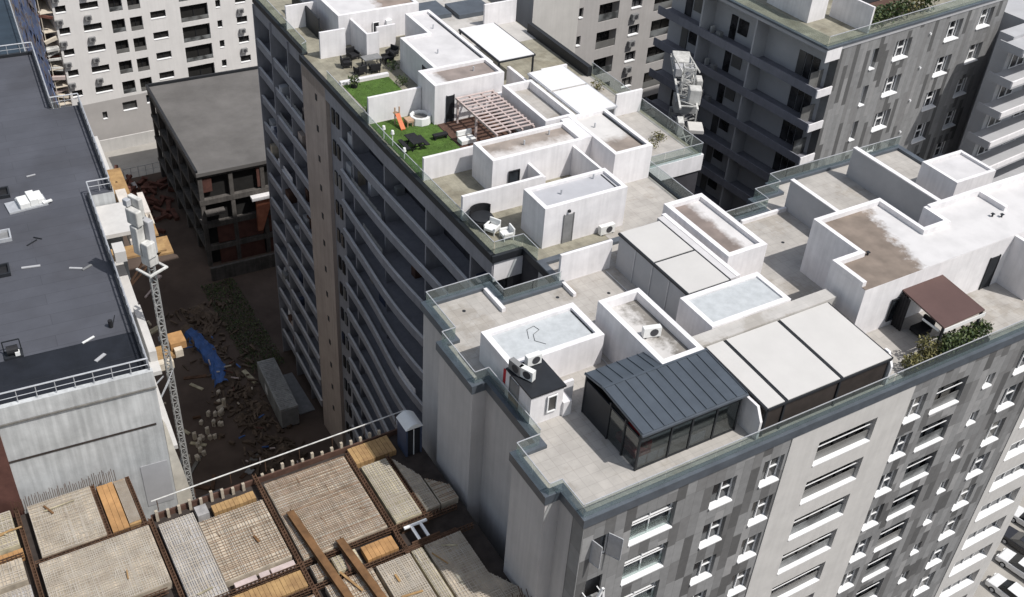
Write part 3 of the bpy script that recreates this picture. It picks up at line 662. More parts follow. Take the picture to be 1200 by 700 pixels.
# ------------------------------------------------------------------ long curved block
C = thing('apartment_building', 'long curved apartment block with violet-grey balcony bands and lawns on its roof', 'building', (38,68,GZ))
CP = [(30.4,46.9),(31,46.9),(31,45),(43.7,45),(43.7,51.5),(48.9,51.5),(48.9,66),(48.5,66),(48.5,91),(30.4,91)]
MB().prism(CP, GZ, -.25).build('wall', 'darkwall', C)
CR = [(28.85,46.9)]+CP[1:9]+[(29.3,91),(29.2,78.4),(28.7,78.3),(28.7,73.0),(28.6,62)]
MB().prism(CR, -.24, ZF).build('terrace_floor', 'greenish', C)
m = MB(); wl = [(28.85,46.9),(28.6,62),(28.7,73.0),(28.7,78.3),(29.2,78.4),(29.3,91)]
for (a,b) in zip(wl[:-1],wl[1:]): m.bar((a[0]-.02,a[1],.2),(b[0]-.02,b[1],.2),.3,.5)
m.bar((28.7,46.85,.2),(31,46.85,.2),.25,.5); m.bar((30.95,46.7,.2),(30.95,42.8,.2),.2,.5)
m.build('coping', 'dark', C)
m = MB()
for (a,b) in zip(wl[:-1],wl[1:]): m.bar((a[0],a[1],-.65),(b[0],b[1],-.65),.16,1.1)
m.build('fascia', 'bandc', C)
MB().box(28.9,31,46.86,47.0,-1.6,-.07).build('end_wall', 'white', C)
MB().box(28.62,30.39,73.2,78.2,GZ,-.25).build('stair_tower', 'brownstrip', C)
MB().box(28.95,30.39,70.9,73.19,GZ,-.26).build('service_bay', 'bandc', C)
FC = 2.85
def curve(v, k):
    if v < 71.2: return 28.74 - min(1.2,.15+.2*k)*math.exp(-((v-max(56.5,64-1.6*k))/(7.4+.2*k))**2)*min(1,(71.2-v)/3+.15)
    t = (91-v)/12.7; return 29.2 - (.35+.03*k)*max(0,min(1,t))**1.2
def band(v0, v1, k, N=22):
    zb = -4.3-FC*k; zt = zb+.78; m = MB(); vs = [v0+(v1-v0)*i/N for i in range(N+1)]
    for a,b in zip(vs[:-1],vs[1:]):
        ua, ub = curve(a,k), curve(b,k)
        m.add([(ua,a,zb),(ub,b,zb),(ub,b,zt),(ua,a,zt),(ua+.14,a,zt),(ub+.14,b,zt),(ub+.14,b,zb+.18),(ua+.14,a,zb+.18),(30.41,b,zb+.18),(30.41,a,zb+.18),(30.41,b,zb),(30.41,a,zb)],
              [(0,1,2,3),(3,2,5,4),(4,5,6,7),(7,6,8,9),(1,0,11,10)])
    ua = curve(v0,k); m.quad((ua,v0,zb),(30.41,v0,zb),(30.41,v0,zb+.18),(ua,v0,zb+.18)); m.quad((ua,v0,zb+.18),(ua+.14,v0,zb+.18),(ua+.14,v0,zt),(ua,v0,zt))
    ub = curve(v1,k); m.quad((ub,v1,zb),(30.41,v1,zb),(30.41,v1,zb+.18),(ub,v1,zb+.18)); m.quad((ub,v1,zb+.18),(ub+.14,v1,zb+.18),(ub+.14,v1,zt),(ub,v1,zt))
    bo = m.build('balcony', 'bandc', C, smooth=False)
    q = MB()
    for a,b in zip(vs[:-1],vs[1:]):
        ua, ub = curve(a,k), curve(b,k)
        q.hexa([(ua-.02,a,zt+.002),(ua+.17,a,zt+.002),(ub+.17,b,zt+.002),(ub-.02,b,zt+.002)],[(ua-.02,a,zt+.05),(ua+.17,a,zt+.05),(ub+.17,b,zt+.05),(ub-.02,b,zt+.05)])
    q.build('highlight_cap','capc',bo); return bo  # pale cap paints the thin highlight along each band's top
for k in range(13):
    if -4.3-FC*k < GZ+.5: break
    band(46.95,70.9,k); band(78.25,90.95,k,14)
MB().box(29.12,30.39,90.97,91.1,GZ,-.26).build('end_wall','bandc',C)
for v in (50.0,56.4,63.2,69.0,82.4,86.6): MB().box(29.0,30.39,v-.09,v+.09,GZ,-.26).build('balcony_divider', 'bandc', C)
frC = (30.4,0,R(90))     # s runs along -? : x -> y
def cw(v0,v1): return window(C, (30.4,0,R(90)), v0, v1, -3.9, -1.5, .03, mull=(.33,.66), fm='dark', pm='panew', t=.05)
wr = cw(47.6,49.6)
for k in range(13):
    for v in (0,3.6,9.6,15.9,31.4,35.6,40.0):
        if k == 0 and v == 0: continue
        copy_part(wr, (0,v,-FC*k))
ws = window(C,(28.93,0,R(90)),71.3,71.8,-3.0,-1.7,.02,fm='dark',t=.04); 
for k in range(13):
    for v in (0,.85):
        if k or v: copy_part(ws,(0,v,-FC*k))
m0 = None
for k in range(13):
    z = -2.2-FC*k
    if m0 is None: m0 = MB().box(28.585,28.618,75.0,75.35,z,z+.55).build('vent_slot','dark',C)
    else: copy_part(m0,(0,0,-FC*k))
for (v0,v1,k) in ((62.5,66.5,2),(84,88,4),(82.5,87.8,2),(55.5,58.5,5),(48.2,53.6,4),(49,52.4,2),(80,84,1),(63,69,1)):
    u0 = min(curve(v0,k),curve(v1,k)); z = -3.5-FC*k
    mm = MB(); N = 8
    for i in range(N):
        a = v0+(v1-v0)*i/N; b = v0+(v1-v0)*(i+.93)/N
        mm.bar((curve(a,k)+.22,a,z+.1+.1*random.random()),(curve(b,k)+.22,b,z+.1),.05,.55)
    mm.build('screen_and_sunlit_edge', 'white' if k in (4,5) else 'acgrey', C)  # some of these stand in for sunlit strips on the balcony edges
random.seed(21)
for k in range(13):
    z = -4.1-FC*k
    for q in range(5):
        v = random.choice([random.uniform(47.5,70),random.uniform(79,90)]); s = random.uniform(.25,.7); a_ = random.random()*.5
        MB().box(29.1+a_,29.6+a_+s*.5,v,v+s*1.6,z-.02,z+random.uniform(.5,1.5)).build('storage_box', random.choice(['acgrey','ply','brownstrip','dull','wood','bluep','white']), C)
railing(C, [(28.95,47.1),(28.72,62),(28.8,73.1)], .45, 1.25)
railing(C, [(28.8,78.2),(29.3,78.5),(29.4,90.9)], .45, 1.35)
railing(C, [(28.95,47.0),(31.0,47.0),(31.0,45.2)], .45, 1.35)
railing(C, [(43.7,45.2),(43.7,51.4),(48.8,51.4),(48.8,65.9)], .3, 1.35)
MB().box(43.55,43.85,44.99,51.4,-.02,.42).build('coping','dark',C); MB().box(43.86,49.0,51.36,51.64,-.9,.4).build('edge_beam','white',C)
# roof volumes
MB().prism(rect(36.5,43.5,45.2,52.6),ZF+.003,ZF+.02).build('tiled_patch','terrace',C)
MB().prism(rect(43.9,48.6,51.8,65.8),ZF+.003,ZF+.02).build('tiled_patch','terrace',C)
MB().prism(rect(39.8,48.4,73.5,90.8),ZF+.003,ZF+.02).build('tiled_patch','terrace2',C)
K1 = penthouse(C, rect(32.0,38.2,46.3,48.9), 3.3, 'greymem', t=.3, drop=.2)
door(K1,'y',33.5,34.15,ZF,2.45,46.3,'acgrey'); MB().box(33.7,33.85,46.15,46.298,2.65,2.8).build('lamp','dark',K1); MB().box(37.6,37.68,46.7,48.5,3.12,3.16).build('gutter','dark',K1)
K2 = penthouse(C, rect(32.25,39.5,53.2,55.9), 2.95, 'c2roof', t=.28, drop=.28)
window(K2,(0,53.2,0),33.5,34.35,.9,1.9,-.1,fm='dark')
K3 = penthouse(C, rect(40.2,43.35,50.5,56.4), 2.95, 'c3roof', t=.3, drop=.25)
MB().box(42.9,43.0,51.0,56.0,2.71,2.8).build('gutter','dark',K3)
MB().box(39.5,40.19,53.3,56.3,ZF,2.93).build('link_wall','white',C)
MB().box(38.55,38.75,49.5,53.19,ZF,2.6).build('partition_wall','white',C)
MB().box(28.95,35.0,51.2,51.42,ZF,2.2).build('partition_wall','white',C)
MB().box(35.0,35.2,51.2,53.19,ZF,2.1).build('partition_wall','white',C)
MB().box(28.95,33.0,56.7,56.92,ZF,2.1).build('partition_wall','white',C)
MB().box(28.9,33.15,65.5,65.72,ZF,2.45).build('partition_wall','white',C)
K4 = penthouse(C, rect(33.2,39.0,63.4,66.15), 3.5, 'c4roof', t=.3, drop=.25)
door(K4,'y',34.2,34.75,ZF,2.5,63.4,'dark')
K5 = penthouse(C, [(35.0,66.2),(39.65,66.2),(39.65,77.0),(37.45,77.0),(37.45,72.9),(35.0,72.9)], 3.0, 'whiteroof', t=.28, drop=.2)
door(K5,'x',68.2,68.8,ZF,2.4,35.0,'dark'); MB().box(39.25,39.35,67.5,76.2,2.81,2.86).build('gutter','dark',K5)
K6 = penthouse(C, rect(32.2,39.5,78.6,87), 3.0, 'c6roof', t=.3, drop=.12)
window(K6,(0,78.6,0),35.2,35.8,.9,2.0,-.1,fm='paint'); MB().box(36.4,36.9,78.35,78.596,.9,2.0).build('shutter','paint',K6)
MB().box(29.9,32.1,77.0,77.2,ZF,2.6).build('partition_wall','white',C)
MB().box(33.2,33.4,75.3,78.59,ZF,2.6).build('partition_wall','white',C); MB().box(33.405,34.3,75.3,75.5,ZF,2.6).build('partition_wall','white',C)
MB().box(34.9,36.6,77.05,77.25,ZF,2.2).build('partition_wall','white',C)
K7 = penthouse(C, rect(38.4,40.9,56.5,62.6), 2.9, 'terrace', t=.28, drop=.6)
MB().box(41.0,41.25,57.2,66.3,ZF,2.3).build('partition_wall','white',C)
MB().box(38.4,40.4,62.7,63.3,ZF,2.0).build('partition_wall','white',C)
MB().box(46.3,48.7,58.9,59.1,ZF,2.2).build('partition_wall','white',C)
MB().box(45.2,48.4,77.3,77.5,ZF,2.4).build('partition_wall','white',C)
MB().box(44.0,46.4,65.9,66.1,ZF,1.6).build('partition_wall','white',C)
MB().box(48.2,48.6,65.5,75,ZF,1.2).build('parapet','dark',C)
MB().box(31.2,31.35,80.5,86.5,ZF,2.2).build('post','dark',C)
MB().box(29.5,32.3,83.4,83.6,ZF,2.4).build('partition_wall','white',C)
m = MB(); m.box(40.5,43.6,80.3,83.4,.38,.75); m.box(44.0,47.5,79.6,82.4,.38,.75); m.build('skylight','coping',C)
pergola('pergola','white flat awning farthest back on the curved block roof, nearest the lawns\' far end',[(40.4,43.55)],66.5,73.0,2.75,2.75,'dark','fabricw',[(40.4,66.55),(43.5,66.55),(40.4,72.9),(43.5,72.9)])
pa = pergola('pergola','paired white awning bays behind the slatted timber pergola',[(41.4,44.5)],56.6,60.35,2.75,2.75,'dark','fabricw',[(41.45,56.65),(44.45,56.65)],frame='galv')
m = MB(); m.box(41.4,44.5,60.55,63.8,2.75,2.8); m.build('awning_bay','fabricw',pa)
for x in (41.34,44.56): MB().bar((x,60.4,2.7),(x,63.8,2.7),.1,.12).build('beam','galv',pa)
for x in (41.45,44.45): MB().box(x-.06,x+.06,63.6,63.72,ZF,2.64).build('post','galv',pa)
# timber slat pergola over the brown deck
tp = thing('pergola','slatted pink-brown timber pergola over dark decking beside the roof lawn','pergola',(36.3,60,ZF))
m = MB()
for i in range(13): y = 57.2+i*.47; m.box(34.7,37.9,y,y+.17,2.42,2.47)
m.build('slat','woodl',tp)
m = MB()
for x in (34.8,35.85,36.85,37.8): m.box(x-.06,x+.06,57.0,63.1,2.27,2.415)
m.build('beam','woodl',tp)
for x,y in ((34.85,57.2),(37.75,57.2),(34.85,60.1),(34.85,62.9),(37.75,62.9)): MB().box(x-.07,x+.07,y-.07,y+.07,ZF,2.265).build('post','woodl',tp)
MB().box(33.4,38.2,57.0,63.3,ZF+.004,ZF+.06).build('decking','wood',C)
def lawn(x0,x1,y0,y1,lab):
    m = MB(); m.box(x0,x1,y0,y1,ZF+.003,ZF+.03); o = m.build('turf_mat','turfbase'); o['kind'] = 'stuff'; o['label'] = lab; o['category'] = 'lawn'
    g = MB(); n = int((x1-x0)*(y1-y0)*110)
    for i in range(n):
        x = random.uniform(x0,x1); y = random.uniform(y0,y1); h = random.uniform(.03,.07); a = random.random()*6.3; d = .035
        g.add([(x,y,ZF+.028),(x+d*math.cos(a),y+d*math.sin(a),ZF+.028),(x+random.uniform(-.04,.04),y+random.uniform(-.04,.04),ZF+.03+h)],[(0,1,2)])
    q = g.build('grass_blades','grass'); q['kind'] = 'stuff'; q['label'] = lab; q['category'] = 'grass'
lawn(28.95,33.35,57.0,65.4,'bright green turf on the roof terrace with the round pool')
lawn(29.6,33.5,66.3,71.9,'bright green turf on the roof terrace with black seating')
MB().box(29.5,33.6,72.0,72.35,ZF,.6).build('upstand','white',C)
# round whirlpool
wp = thing('hot_tub','white many-sided whirlpool with a dark inside on the roof lawn','hot tub',(32.5,64.3,ZF))
m = MB(); N = 10; ro_, ri = .82, .6
ring = lambda r,z: [(32.5+r*math.cos(2*math.pi*i/N),64.3+r*math.sin(2*math.pi*i/N),z) for i in range(N)]
m.add(ring(.86,ZF+.03)+ring(.8,ZF+.6)+ring(.58,ZF+.6)+ring(.55,ZF+.3),[f for i in range(N) for j in [(i+1)%N] for f in ((i,j,N+j,N+i),(N+i,N+j,2*N+j,2*N+i),(2*N+i,2*N+j,3*N+j,3*N+i))]+[tuple(range(N))[::-1]])
m.build('shell','plastic',wp,.03); m = MB(); m.add(ring(.555,ZF+.42),[tuple(range(N))]); m.build('water','pane',wp)
def chair(label,x,y,rz,sm='plastic',group=None,w=.62):
    t = thing('armchair',label,'chair',(x,y,ZF),group); t.rotation_euler = (0,0,rz)
    def pt(mb,nm,b=.03):
        o = mb.build(nm,sm,None,b); o.parent = t; return o
    pt(MB().box(-w/2,w/2,-w/2,w/2,.22,.42),'seat'); pt(MB().box(-w/2,w/2,w/2-.1,w/2+.02,.425,.85),'backrest')
    for s in (-1,1): pt(MB().box(s*(w/2-.02)-.05,s*(w/2-.02)+.05,-w/2,w/2-.11,.425,.6),'armrest')
    for sx in (-1,1):
        for sy in (-1,1): pt(MB().box(sx*w*.42-.03,sx*w*.42+.03,sy*w*.42-.03,sy*w*.42+.03,0,.215),'leg',0)
    return t
chair('white armchair nearer the black round daybed on the curved block\'s end terrace',30.1,49.3,R(-60),w=.8)
chair('white armchair farther from the black daybed, beside the corner of the white penthouse',30.6,48.3,R(-95),w=.75)
db = thing('daybed','round black rattan daybed against the white wall of the end terrace','daybed',(29.95,50.45,ZF))
m = MB(); m.tube((29.95,50.45,ZF+.1),(29.95,50.45,ZF+.5),.82,20); m.build('base','furn',db,.04); m = MB(); m.tube((29.95,50.45,ZF+.5),(29.95,50.45,ZF+.62),.74,20); m.build('cushion','dark',db,.04)
m = MB(); N = 14
for i in range(N):
    a0 = R(20)+R(150)*i/N; a1 = R(20)+R(150)*(i+1)/N
    m.bar((29.95+.8*math.cos(a0),50.45+.62*math.sin(a0),ZF+.85),(29.95+.8*math.cos(a1),50.45+.62*math.sin(a1),ZF+.85),.07,.6)
m.build('backrest','furn',db)
pt_ = thing('picnic_table','black picnic table with attached benches in the middle of the roof lawn','table',(30.4,61.0,ZF))
MB().box(29.95,30.75,60.3,61.8,ZF+.7,ZF+.76).build('tabletop','furn',pt_); 
for x in (29.45,30.95): MB().box(x,x+.32,60.3,61.8,ZF+.4,ZF+.46).build('bench_seat','furn',pt_)
for y in (60.55,61.5): MB().box(29.5,31.2,y-.04,y+.04,ZF+.33,ZF+.39).bar((30.0,y,ZF+.03),(30.3,y,ZF+.69),.08).bar((30.7,y,ZF+.03),(30.4,y,ZF+.69),.08).build('leg_frame','furn',pt_)
bn = thing('bench','low black bench on the roof lawn near the timber pergola','bench',(32.7,61.4,ZF))
MB().box(32.1,33.2,61.2,61.6,ZF+.3,ZF+.42).build('seat','furn',bn); MB().box(32.15,32.25,61.25,61.55,ZF+.03,ZF+.3).build('leg','furn',bn); MB().box(33.05,33.15,61.25,61.55,ZF+.03,ZF+.3).build('leg','furn',bn)
sl_ = thing('toy_slide','orange and tan toy slide against the white partition on the roof lawn','slide',(30.9,64.4,ZF))
m = MB(); m.hexa([(30.6,63.6,ZF+.05),(30.95,63.6,ZF+.05),(30.95,64.6,ZF+.85),(30.6,64.6,ZF+.85)],[(30.6,63.6,ZF+.12),(30.95,63.6,ZF+.12),(30.95,64.6,ZF+.92),(30.6,64.6,ZF+.92)]); m.build('chute','orangeb',sl_)
m = MB(); m.bar((30.6,64.65,ZF+.03),(30.6,64.65,ZF+1.4),.08); m.bar((30.95,64.65,ZF+.03),(30.95,64.65,ZF+1.4),.08); m.box(30.6,30.95,64.7,65.0,ZF+.8,ZF+.88); m.build('ladder','skin',sl_)
ps = thing('play_table','cream sand table next to the orange toy slide','table',(31.5,64.2,ZF))
MB().box(31.2,31.75,63.8,64.5,ZF+.35,ZF+.55).build('tray','skin',ps,.03); 
for x in (31.25,31.65):
    for y in (63.85,64.4): MB().box(x-.03,x+.03,y-.03,y+.03,ZF+.03,ZF+.35).build('leg','skin',ps)
sf = thing('garden_sofa','pale grey two-seat sofa at the edge of the dark decking','sofa',(34.1,60.0,ZF))
MB().box(33.5,34.7,59.7,60.4,ZF+.1,ZF+.45).build('seat','plastic',sf,.04); MB().box(33.5,34.7,60.4,60.6,ZF+.455,ZF+.85).build('backrest','plastic',sf,.04); MB().box(33.55,33.7,59.75,60.3,ZF+.06,ZF+.1).build('foot','dark',sf)
for i,(x,y,l) in enumerate(((29.1,61.9,'tallest'),(28.98,63.1,'middle'),(29.05,59.9,'shortest'))):
    t = thing('garden_lamp','%s white globe lamp post along the glass edge of the roof lawn'%l,'lamp',(x,y,ZF),'lamps along the lawn edge'); h = (.95,.75,.6)[i]
    m = MB(); m.tube((x,y,ZF),(x,y,ZF+h),.04,8); m.build('post','plastic',t); m = MB(); m.tube((x,y,ZF+h),(x,y,ZF+h+.3),.15,10,.1); m.build('lamp_head','plastic',t,.03)
for (x,y,z) in ((34.0,47.6,3.12),(36.9,48.3,3.12),(35.5,54.6,2.69),(37.8,55.1,2.69),(41.3,54.6,2.72),(36.6,69.5,2.82),(38.4,73.8,2.82),(36.3,81.5,2.9),(37.2,64.9,3.27)):
    MB().tube((x,y,z),(x,y,z+.35),.06,8).build('vent_pipe','galv',C)
# black seating group on the second terrace
for i,(x,y,rz,l) in enumerate(((31.2,74.9,80,'black wicker armchair nearest the outer railing'),(31.7,73.3,190,'black wicker armchair with its back to the turf'),(32.9,73.2,170,'black wicker armchair between the table and the turf'),(32.3,76.1,10,'black wicker armchair in the shadow of the white wall'),(34.6,74.4,-90,'black wicker armchair by the narrow white block wall'),(35.4,75.2,-60,'black wicker armchair deepest in the corner behind the block wall'))):
    chair(l,x,y,R(rz),'furn','black wicker armchairs',.8)
tb = thing('terrace_table','grey slab table among the black wicker armchairs','table',(33.1,74.4,ZF))
MB().box(32.4,33.9,73.9,74.8,ZF+.66,ZF+.74).build('tabletop','acgrey',tb)
for x in (32.5,33.8):
    for y in (74.0,74.7): MB().box(x-.04,x+.04,y-.04,y+.04,ZF,ZF+.66).build('leg','dark',tb)
for x,y,l in ((30.3,71.3,'round black planter with a low shrub at the turf corner'),(29.5,66.6,'potted shrub at the foot of the white partition by the outer railing')):
    t = thing('potted_shrub',l,'plant',(x,y,ZF)); m = MB(); m.tube((x,y,ZF),(x,y,ZF+.4),.24,10,.3); m.build('pot','furn',t); clump(MB(),x-.35,x+.35,y-.35,y+.35,ZF+.35,ZF+.95,160,.1).build('foliage','leaf',t)
for (x,y,h,l) in ((34.4,72.9,.9,'dark shrub at the shaded corner between turf and white penthouse'),(33.9,70.2,.8,'dark shrub along the shaded side of the turf'),(47.6,63.2,.9,'olive shrub at the back of the tiled corner terrace'),(46.0,53.8,.7,'low olive shrub at the front of the tiled corner terrace'),(47.3,54.6,.6,'small olive shrub beside the glass corner of the tiled terrace')):
    t = thing('shrub',l,'shrub',(x,y,ZF)); clump(MB(),x-.4,x+.4,y-.45,y+.45,ZF+.1,ZF+h*.85,150,.09).build('foliage','leaf' if x < 40 else 'leafy',t); MB().tube((x,y,ZF),(x,y,ZF+.4),.05,6).build('stem','bark',t)
ac_unit(36.7,46.0,ZF,R(0),'white air conditioner on the ground against the grey-roofed penthouse with the plain door','plastic',1.1)
ac_unit(42.2,45.6,ZF,R(-70),'white air conditioner standing by the tan tiled terrace beyond the awning squares')
# ------------------------------------------------------------------ unfinished slab in the foreground
ZD = -8.0
D = thing('unfinished_floor', 'unfinished concrete floor covered with rebar mats and formwork pits, in the foreground', 'construction site', (8,34,GZ))
MB().box(-14,21.6,12,43.9,GZ,-8.6).build('slab', 'pit', D)
MB().box(-14,5.3,43.901,47.5,GZ,-8.6).build('slab', 'pit', D)
def mat_panel(x0,x1,y0,y1, cut=None, tone='ply', sx=.2, sy=.2):
    """plywood deck with a two-way rebar mat tied on top; cut = y of a slanted back edge at x1"""
    yb = lambda x: y1 if cut is None else y1+(cut-y1)*(x-x0)/(x1-x0)
    m = MB(); m.add([(x0,y0,-8.59),(x1,y0,-8.59),(x1,yb(x1),-8.59),(x0,y1,-8.59),(x0,y0,-8.1),(x1,y0,-8.1),(x1,yb(x1),-8.1),(x0,y1,-8.1)],[(0,3,2,1),(4,5,6,7),(0,1,5,4),(1,2,6,5),(2,3,7,6),(3,0,4,7)])
    b = m.build('formwork_deck', tone, D)
    r = MB(); x = x0+.06
    while x < x1-.03:
        j = random.gauss(0,.02); e_ = random.uniform(0,.25) if random.random() < .25 else 0
        r.bar((x,y0+.02+e_,-8.055),(x+j,yb(x)-.02,-8.055+random.gauss(0,.006)),random.choice((.024,.03,.036)),.026)
        if random.random() < .2: r.bar((x+.035,y0+.3,-8.05),(x+.03+j,y0+.3+(yb(x)-y0)*.45,-8.05),.024,.026)
        x += sx*random.choice((.55,.9,1,1.1,1.5))
    r.build('rebar_mat', 'rebar', b)
    r = MB(); y = y0+.06; ym = max(y1, cut or y1)
    while y < ym-.03:
        xe = x1-.02 if cut is None or y < min(y1,cut) else x0+(x1-x0)*max(0,min(1,(y1-y)/(y1-cut)))
        if xe-x0 > .1: r.bar((x0+.02,y,-8.03),(xe,y+random.gauss(0,.025),-8.03+random.gauss(0,.006)),random.choice((.024,.03)),.026)
        y += sy*random.choice((.6,.9,1,1.1,1.6))
    for q in range(int((x1-x0)*(y1-y0)*.22)):
        x = random.uniform(x0+.1,x1-.3); y = random.uniform(y0+.1,min(y1,cut or y1)-.1); a = random.choice((0,math.pi/2))+random.gauss(0,.12); L_ = random.uniform(.2,.7)
        xb, yb_ = min(x1-.05,max(x0+.05,x+L_*math.cos(a))), min(min(y1,cut or y1)-.05,y+L_*math.sin(a))
        r.bar((x,y,-8.0),(xb,yb_,-8.0),.03,.03)
    r.build('rebar_mat', random.choice(('rebar','rebar','rebar2')), b)
P = [(-.2,3.2,43.5,47.45),(-6,-1.05,44.95,47.6),(-.45,5.3,38.8,43.1),(5.75,7.7,36.8,42.9),(7.72,11.42,37.5,42.05),(11.9,16.85,37.0,43.1),
     (17.4,19.0,37.0,41.8),(-6,-1.15,42.4,44.0),(-6,-1.1,38.6,42.0),(15.1,17.1,25,34.75),(18.05,20.3,25,34.85),(17.25,17.9,25,34.8),(12.2,14.9,25,34.8),(5.75,11.5,25,34.6),(-.45,5.3,25,37.2),(-6,-1.1,25,38.3),(13.2,14.6,35.35,36.4),(12.0,12.9,35.35,36.4)]
for i,p in enumerate(P): mat_panel(*p, tone=('ply','ply3','ply','ply2','ply')[i%5], sx=(.12,.17,.1)[i%3], sy=(.2,.12,.16,.26)[i%4])
mat_panel(20.3,21.4,37.1,39.3,cut=38.2); mat_panel(19.3,20.2,37.05,41.6,cut=39.6,sx=.13)
mat_panel(20.31,21.5,25,31.6,cut=29.6)
m = MB()
for x,y0,y1 in ((5.5,25,43.6),(11.65,25,44.1),(17.1,34.8,43.3),(19.15,37,42),(3.3,43.4,47.5),(-.75,30,47.6),(5.2,43.2,47.2)):
    for dx in (-.09,.09):
        for dz in (-8.3,-8.08): m.bar((x+dx,y0,dz),(x+dx,y1,dz),.045)
    y = y0
    while y < y1: m.box(x-.12,x+.12,y,y+.03,-8.34,-8.05); y += .22
m.build('beam_cage', 'rust', D)
m = MB()
for y,x0,x1 in ((43.28,-.6,5.4),(36.75,5.6,20),(35.05,5.6,20.2),(44.2,-6,-1),(38.45,-6,5),(36.6,17,21),(34.95,16.9,21.2)):
    for dy in (-.08,.08):
        for dz in (-8.3,-8.08): m.bar((x0,y+dy,dz),(x1,y+dy,dz),.045)
    x = x0
    while x < x1: m.box(x,x+.03,y-.11,y+.11,-8.34,-8.05); x += .22
m.build('beam_cage', 'rust', D)
for (x0,x1,y0,y1,mm) in ((3.5,4.4,43.55,47.3,'orange'),(14.95,16.8,35.4,36.4,'orange'),(6.2,11.5,35.35,36.5,'timber'),(8.75,11.2,42.4,43.0,'timber'),(-3,-.97,44.15,44.7,'orange'),(17.3,19.9,42.2,43.6,'timber')):
    m = MB(); n = max(2,int((x1-x0)/.24)) 
    for i in range(n): a = x0+(x1-x0)*i/n; m.box(a,a+(x1-x0)/n-.015,y0,y1,-8.58,-8.16-random.random()*.03)
    m.build('formwork_boards', mm, D)
MB().box(4.42,5.05,43.6,47.2,-8.59,-8.12).build('formwork_deck','timber',D)
m = MB()
for i in range(14): x = 4.45+i*.045; m.bar((x,43.7,-8.06),(x,47.1,-8.06),.022)
m.build('rebar_mat','rebar',D)
for (x0,x1) in ((8.1,9.3),(9.45,10.0),(10.1,11.4)): MB().box(x0,x1,36.86,37.25,-8.58,-8.12).build('formwork_boards','woodl',D)
MB().box(7.85,8.5,42.45,43.2,-8.59,-8.05).build('formwork_boards','ply2',D)
# edge formwork posts along the back edge
e0 = None
for i in range(26):
    x = 5.9+i*.62
    if 11.2 < x < 12 or x > 20: continue
    z = -7.8
    if e0 is None: ex = x; e0 = MB().box(x-.08,x+.08,43.58,43.74,-8.59,z).build('edge_prop','ply',D)
    else: copy_part(e0,(x-ex,.25 if x > 11.6 else 0,random.uniform(-.3,.05)))
random.seed(17)
for i in range(26):
    p_ = random.choice(P); x = random.uniform(p_[0]+.3,p_[1]-.3); y = random.uniform(max(p_[2],30)+.2,max(p_[3]-.2,31)); a = random.choice((0,math.pi/2))+random.gauss(0,.25); L_ = random.uniform(.25,.9)
    MB().bar((x-L_*math.cos(a),y-L_*math.sin(a),-7.96),(x+L_*math.cos(a),y+L_*math.sin(a),-7.95),random.uniform(.06,.16),.05).build('scrap_timber',random.choice(('wood','timber','rustl','ply3')),D)
m = MB(); m.box(5.6,21.4,43.77,43.88,-8.6,-8.2); m.build('edge_board','wood',D)
m = MB()
for i in range(52):
    x = -.9+i*.108; m.bar((x,47.42,-8.3),(x+random.gauss(0,.02),47.42,-8.3+random.uniform(.75,1.15)),.03)
m.build('starter_bars','rust',D)
m = MB(); 
for i in range(26): x = 20.2+i*.07; m.bar((x,29.3-random.random()*.8,-8.4),(x+random.gauss(0,.05),29.4-random.random()*.8,-8.4+random.uniform(.9,1.5)),.03)
m.build('starter_bars','rust',D)
# shaft with timber frame
MB().box(17.5,19.2,35.18,35.26,-8.59,-7.95).box(17.5,19.2,36.5,36.58,-8.59,-7.95).build('pit_kerb','rust',D)
tf = thing('trestle','white painted timber T-shaped trestle lying across the open shaft in the rebar deck','trestle',(18.2,35.8,-8.6))
MB().box(17.55,18.95,36.25,36.4,-8.0,-7.9).build('beam','paint',tf)
for x in (17.9,18.45): MB().box(x,x+.16,35.25,36.245,-8.02,-7.92).build('cross_beam','paint',tf)
for (a,b,l) in (((12.35,40.1,-7.75),(12.95,33.0,-7.75),'long rust-brown steel beam lying across the rebar mats in the foreground'),((14.0,37.0,-7.75),(14.5,31.6,-7.75),'shorter rust-brown steel beam ending at the yellow boards in the foreground')):
    t = thing('steel_beam',l,'beam',((a[0]+b[0])/2,(a[1]+b[1])/2,-8)); m = MB(); d = .16
    m.bar((a[0],a[1],a[2]-.14),(b[0],b[1],b[2]-.14),.42,.05); m.bar((a[0],a[1],a[2]+.14),(b[0],b[1],b[2]+.14),.42,.05); m.bar(a,b,.09,.23); m.build('i_section','rustl',t)
    MB().bar((a[0]-.02,a[1]+.02,a[2]),(a[0],a[1],a[2]),.36,.3).build('end_plate','rust',t)
wr_ = thing('guard_rail','long white pipe guard rail along the back edge of the rebar deck','guard rail',(14,44.0,-8.2))
m = MB(); m.tube((5.8,44.0,-7.3),(21.4,44.25,-7.3),.042,8); m.build('rail','plasticd',wr_)
m = MB()
for i in range(8): x = 6.1+i*2.1; m.tube((x,44.0+.25*(x-5.8)/15.6,-8.2),(x,44.0+.25*(x-5.8)/15.6,-7.35),.025,6)
m.build('post','rust',wr_)
tl = thing('portable_toilet','blue portable toilet cabin with a white rounded roof on the deck corner','portable toilet',(20.8,42.3,-8.6))
MB().box(20.3,20.42,41.7,42.9,-8.55,-6.3).box(21.25,21.35,41.7,42.9,-8.55,-6.3).box(20.42,21.25,42.8,42.9,-8.55,-6.3).build('wall','bluep',tl)
MB().box(20.45,21.22,41.72,41.76,-8.5,-6.5).build('door','furn',tl); MB().box(20.78,20.82,41.66,41.715,-8.5,-6.4).build('frame','plastic',tl)
m = MB(); N = 8
pr = [(20.25+1.15*i/N, -6.3+.32*math.sin(math.pi*i/N)) for i in range(N+1)]; m.prof(pr,41.62,42.98); m.build('roof','plastic',tl)

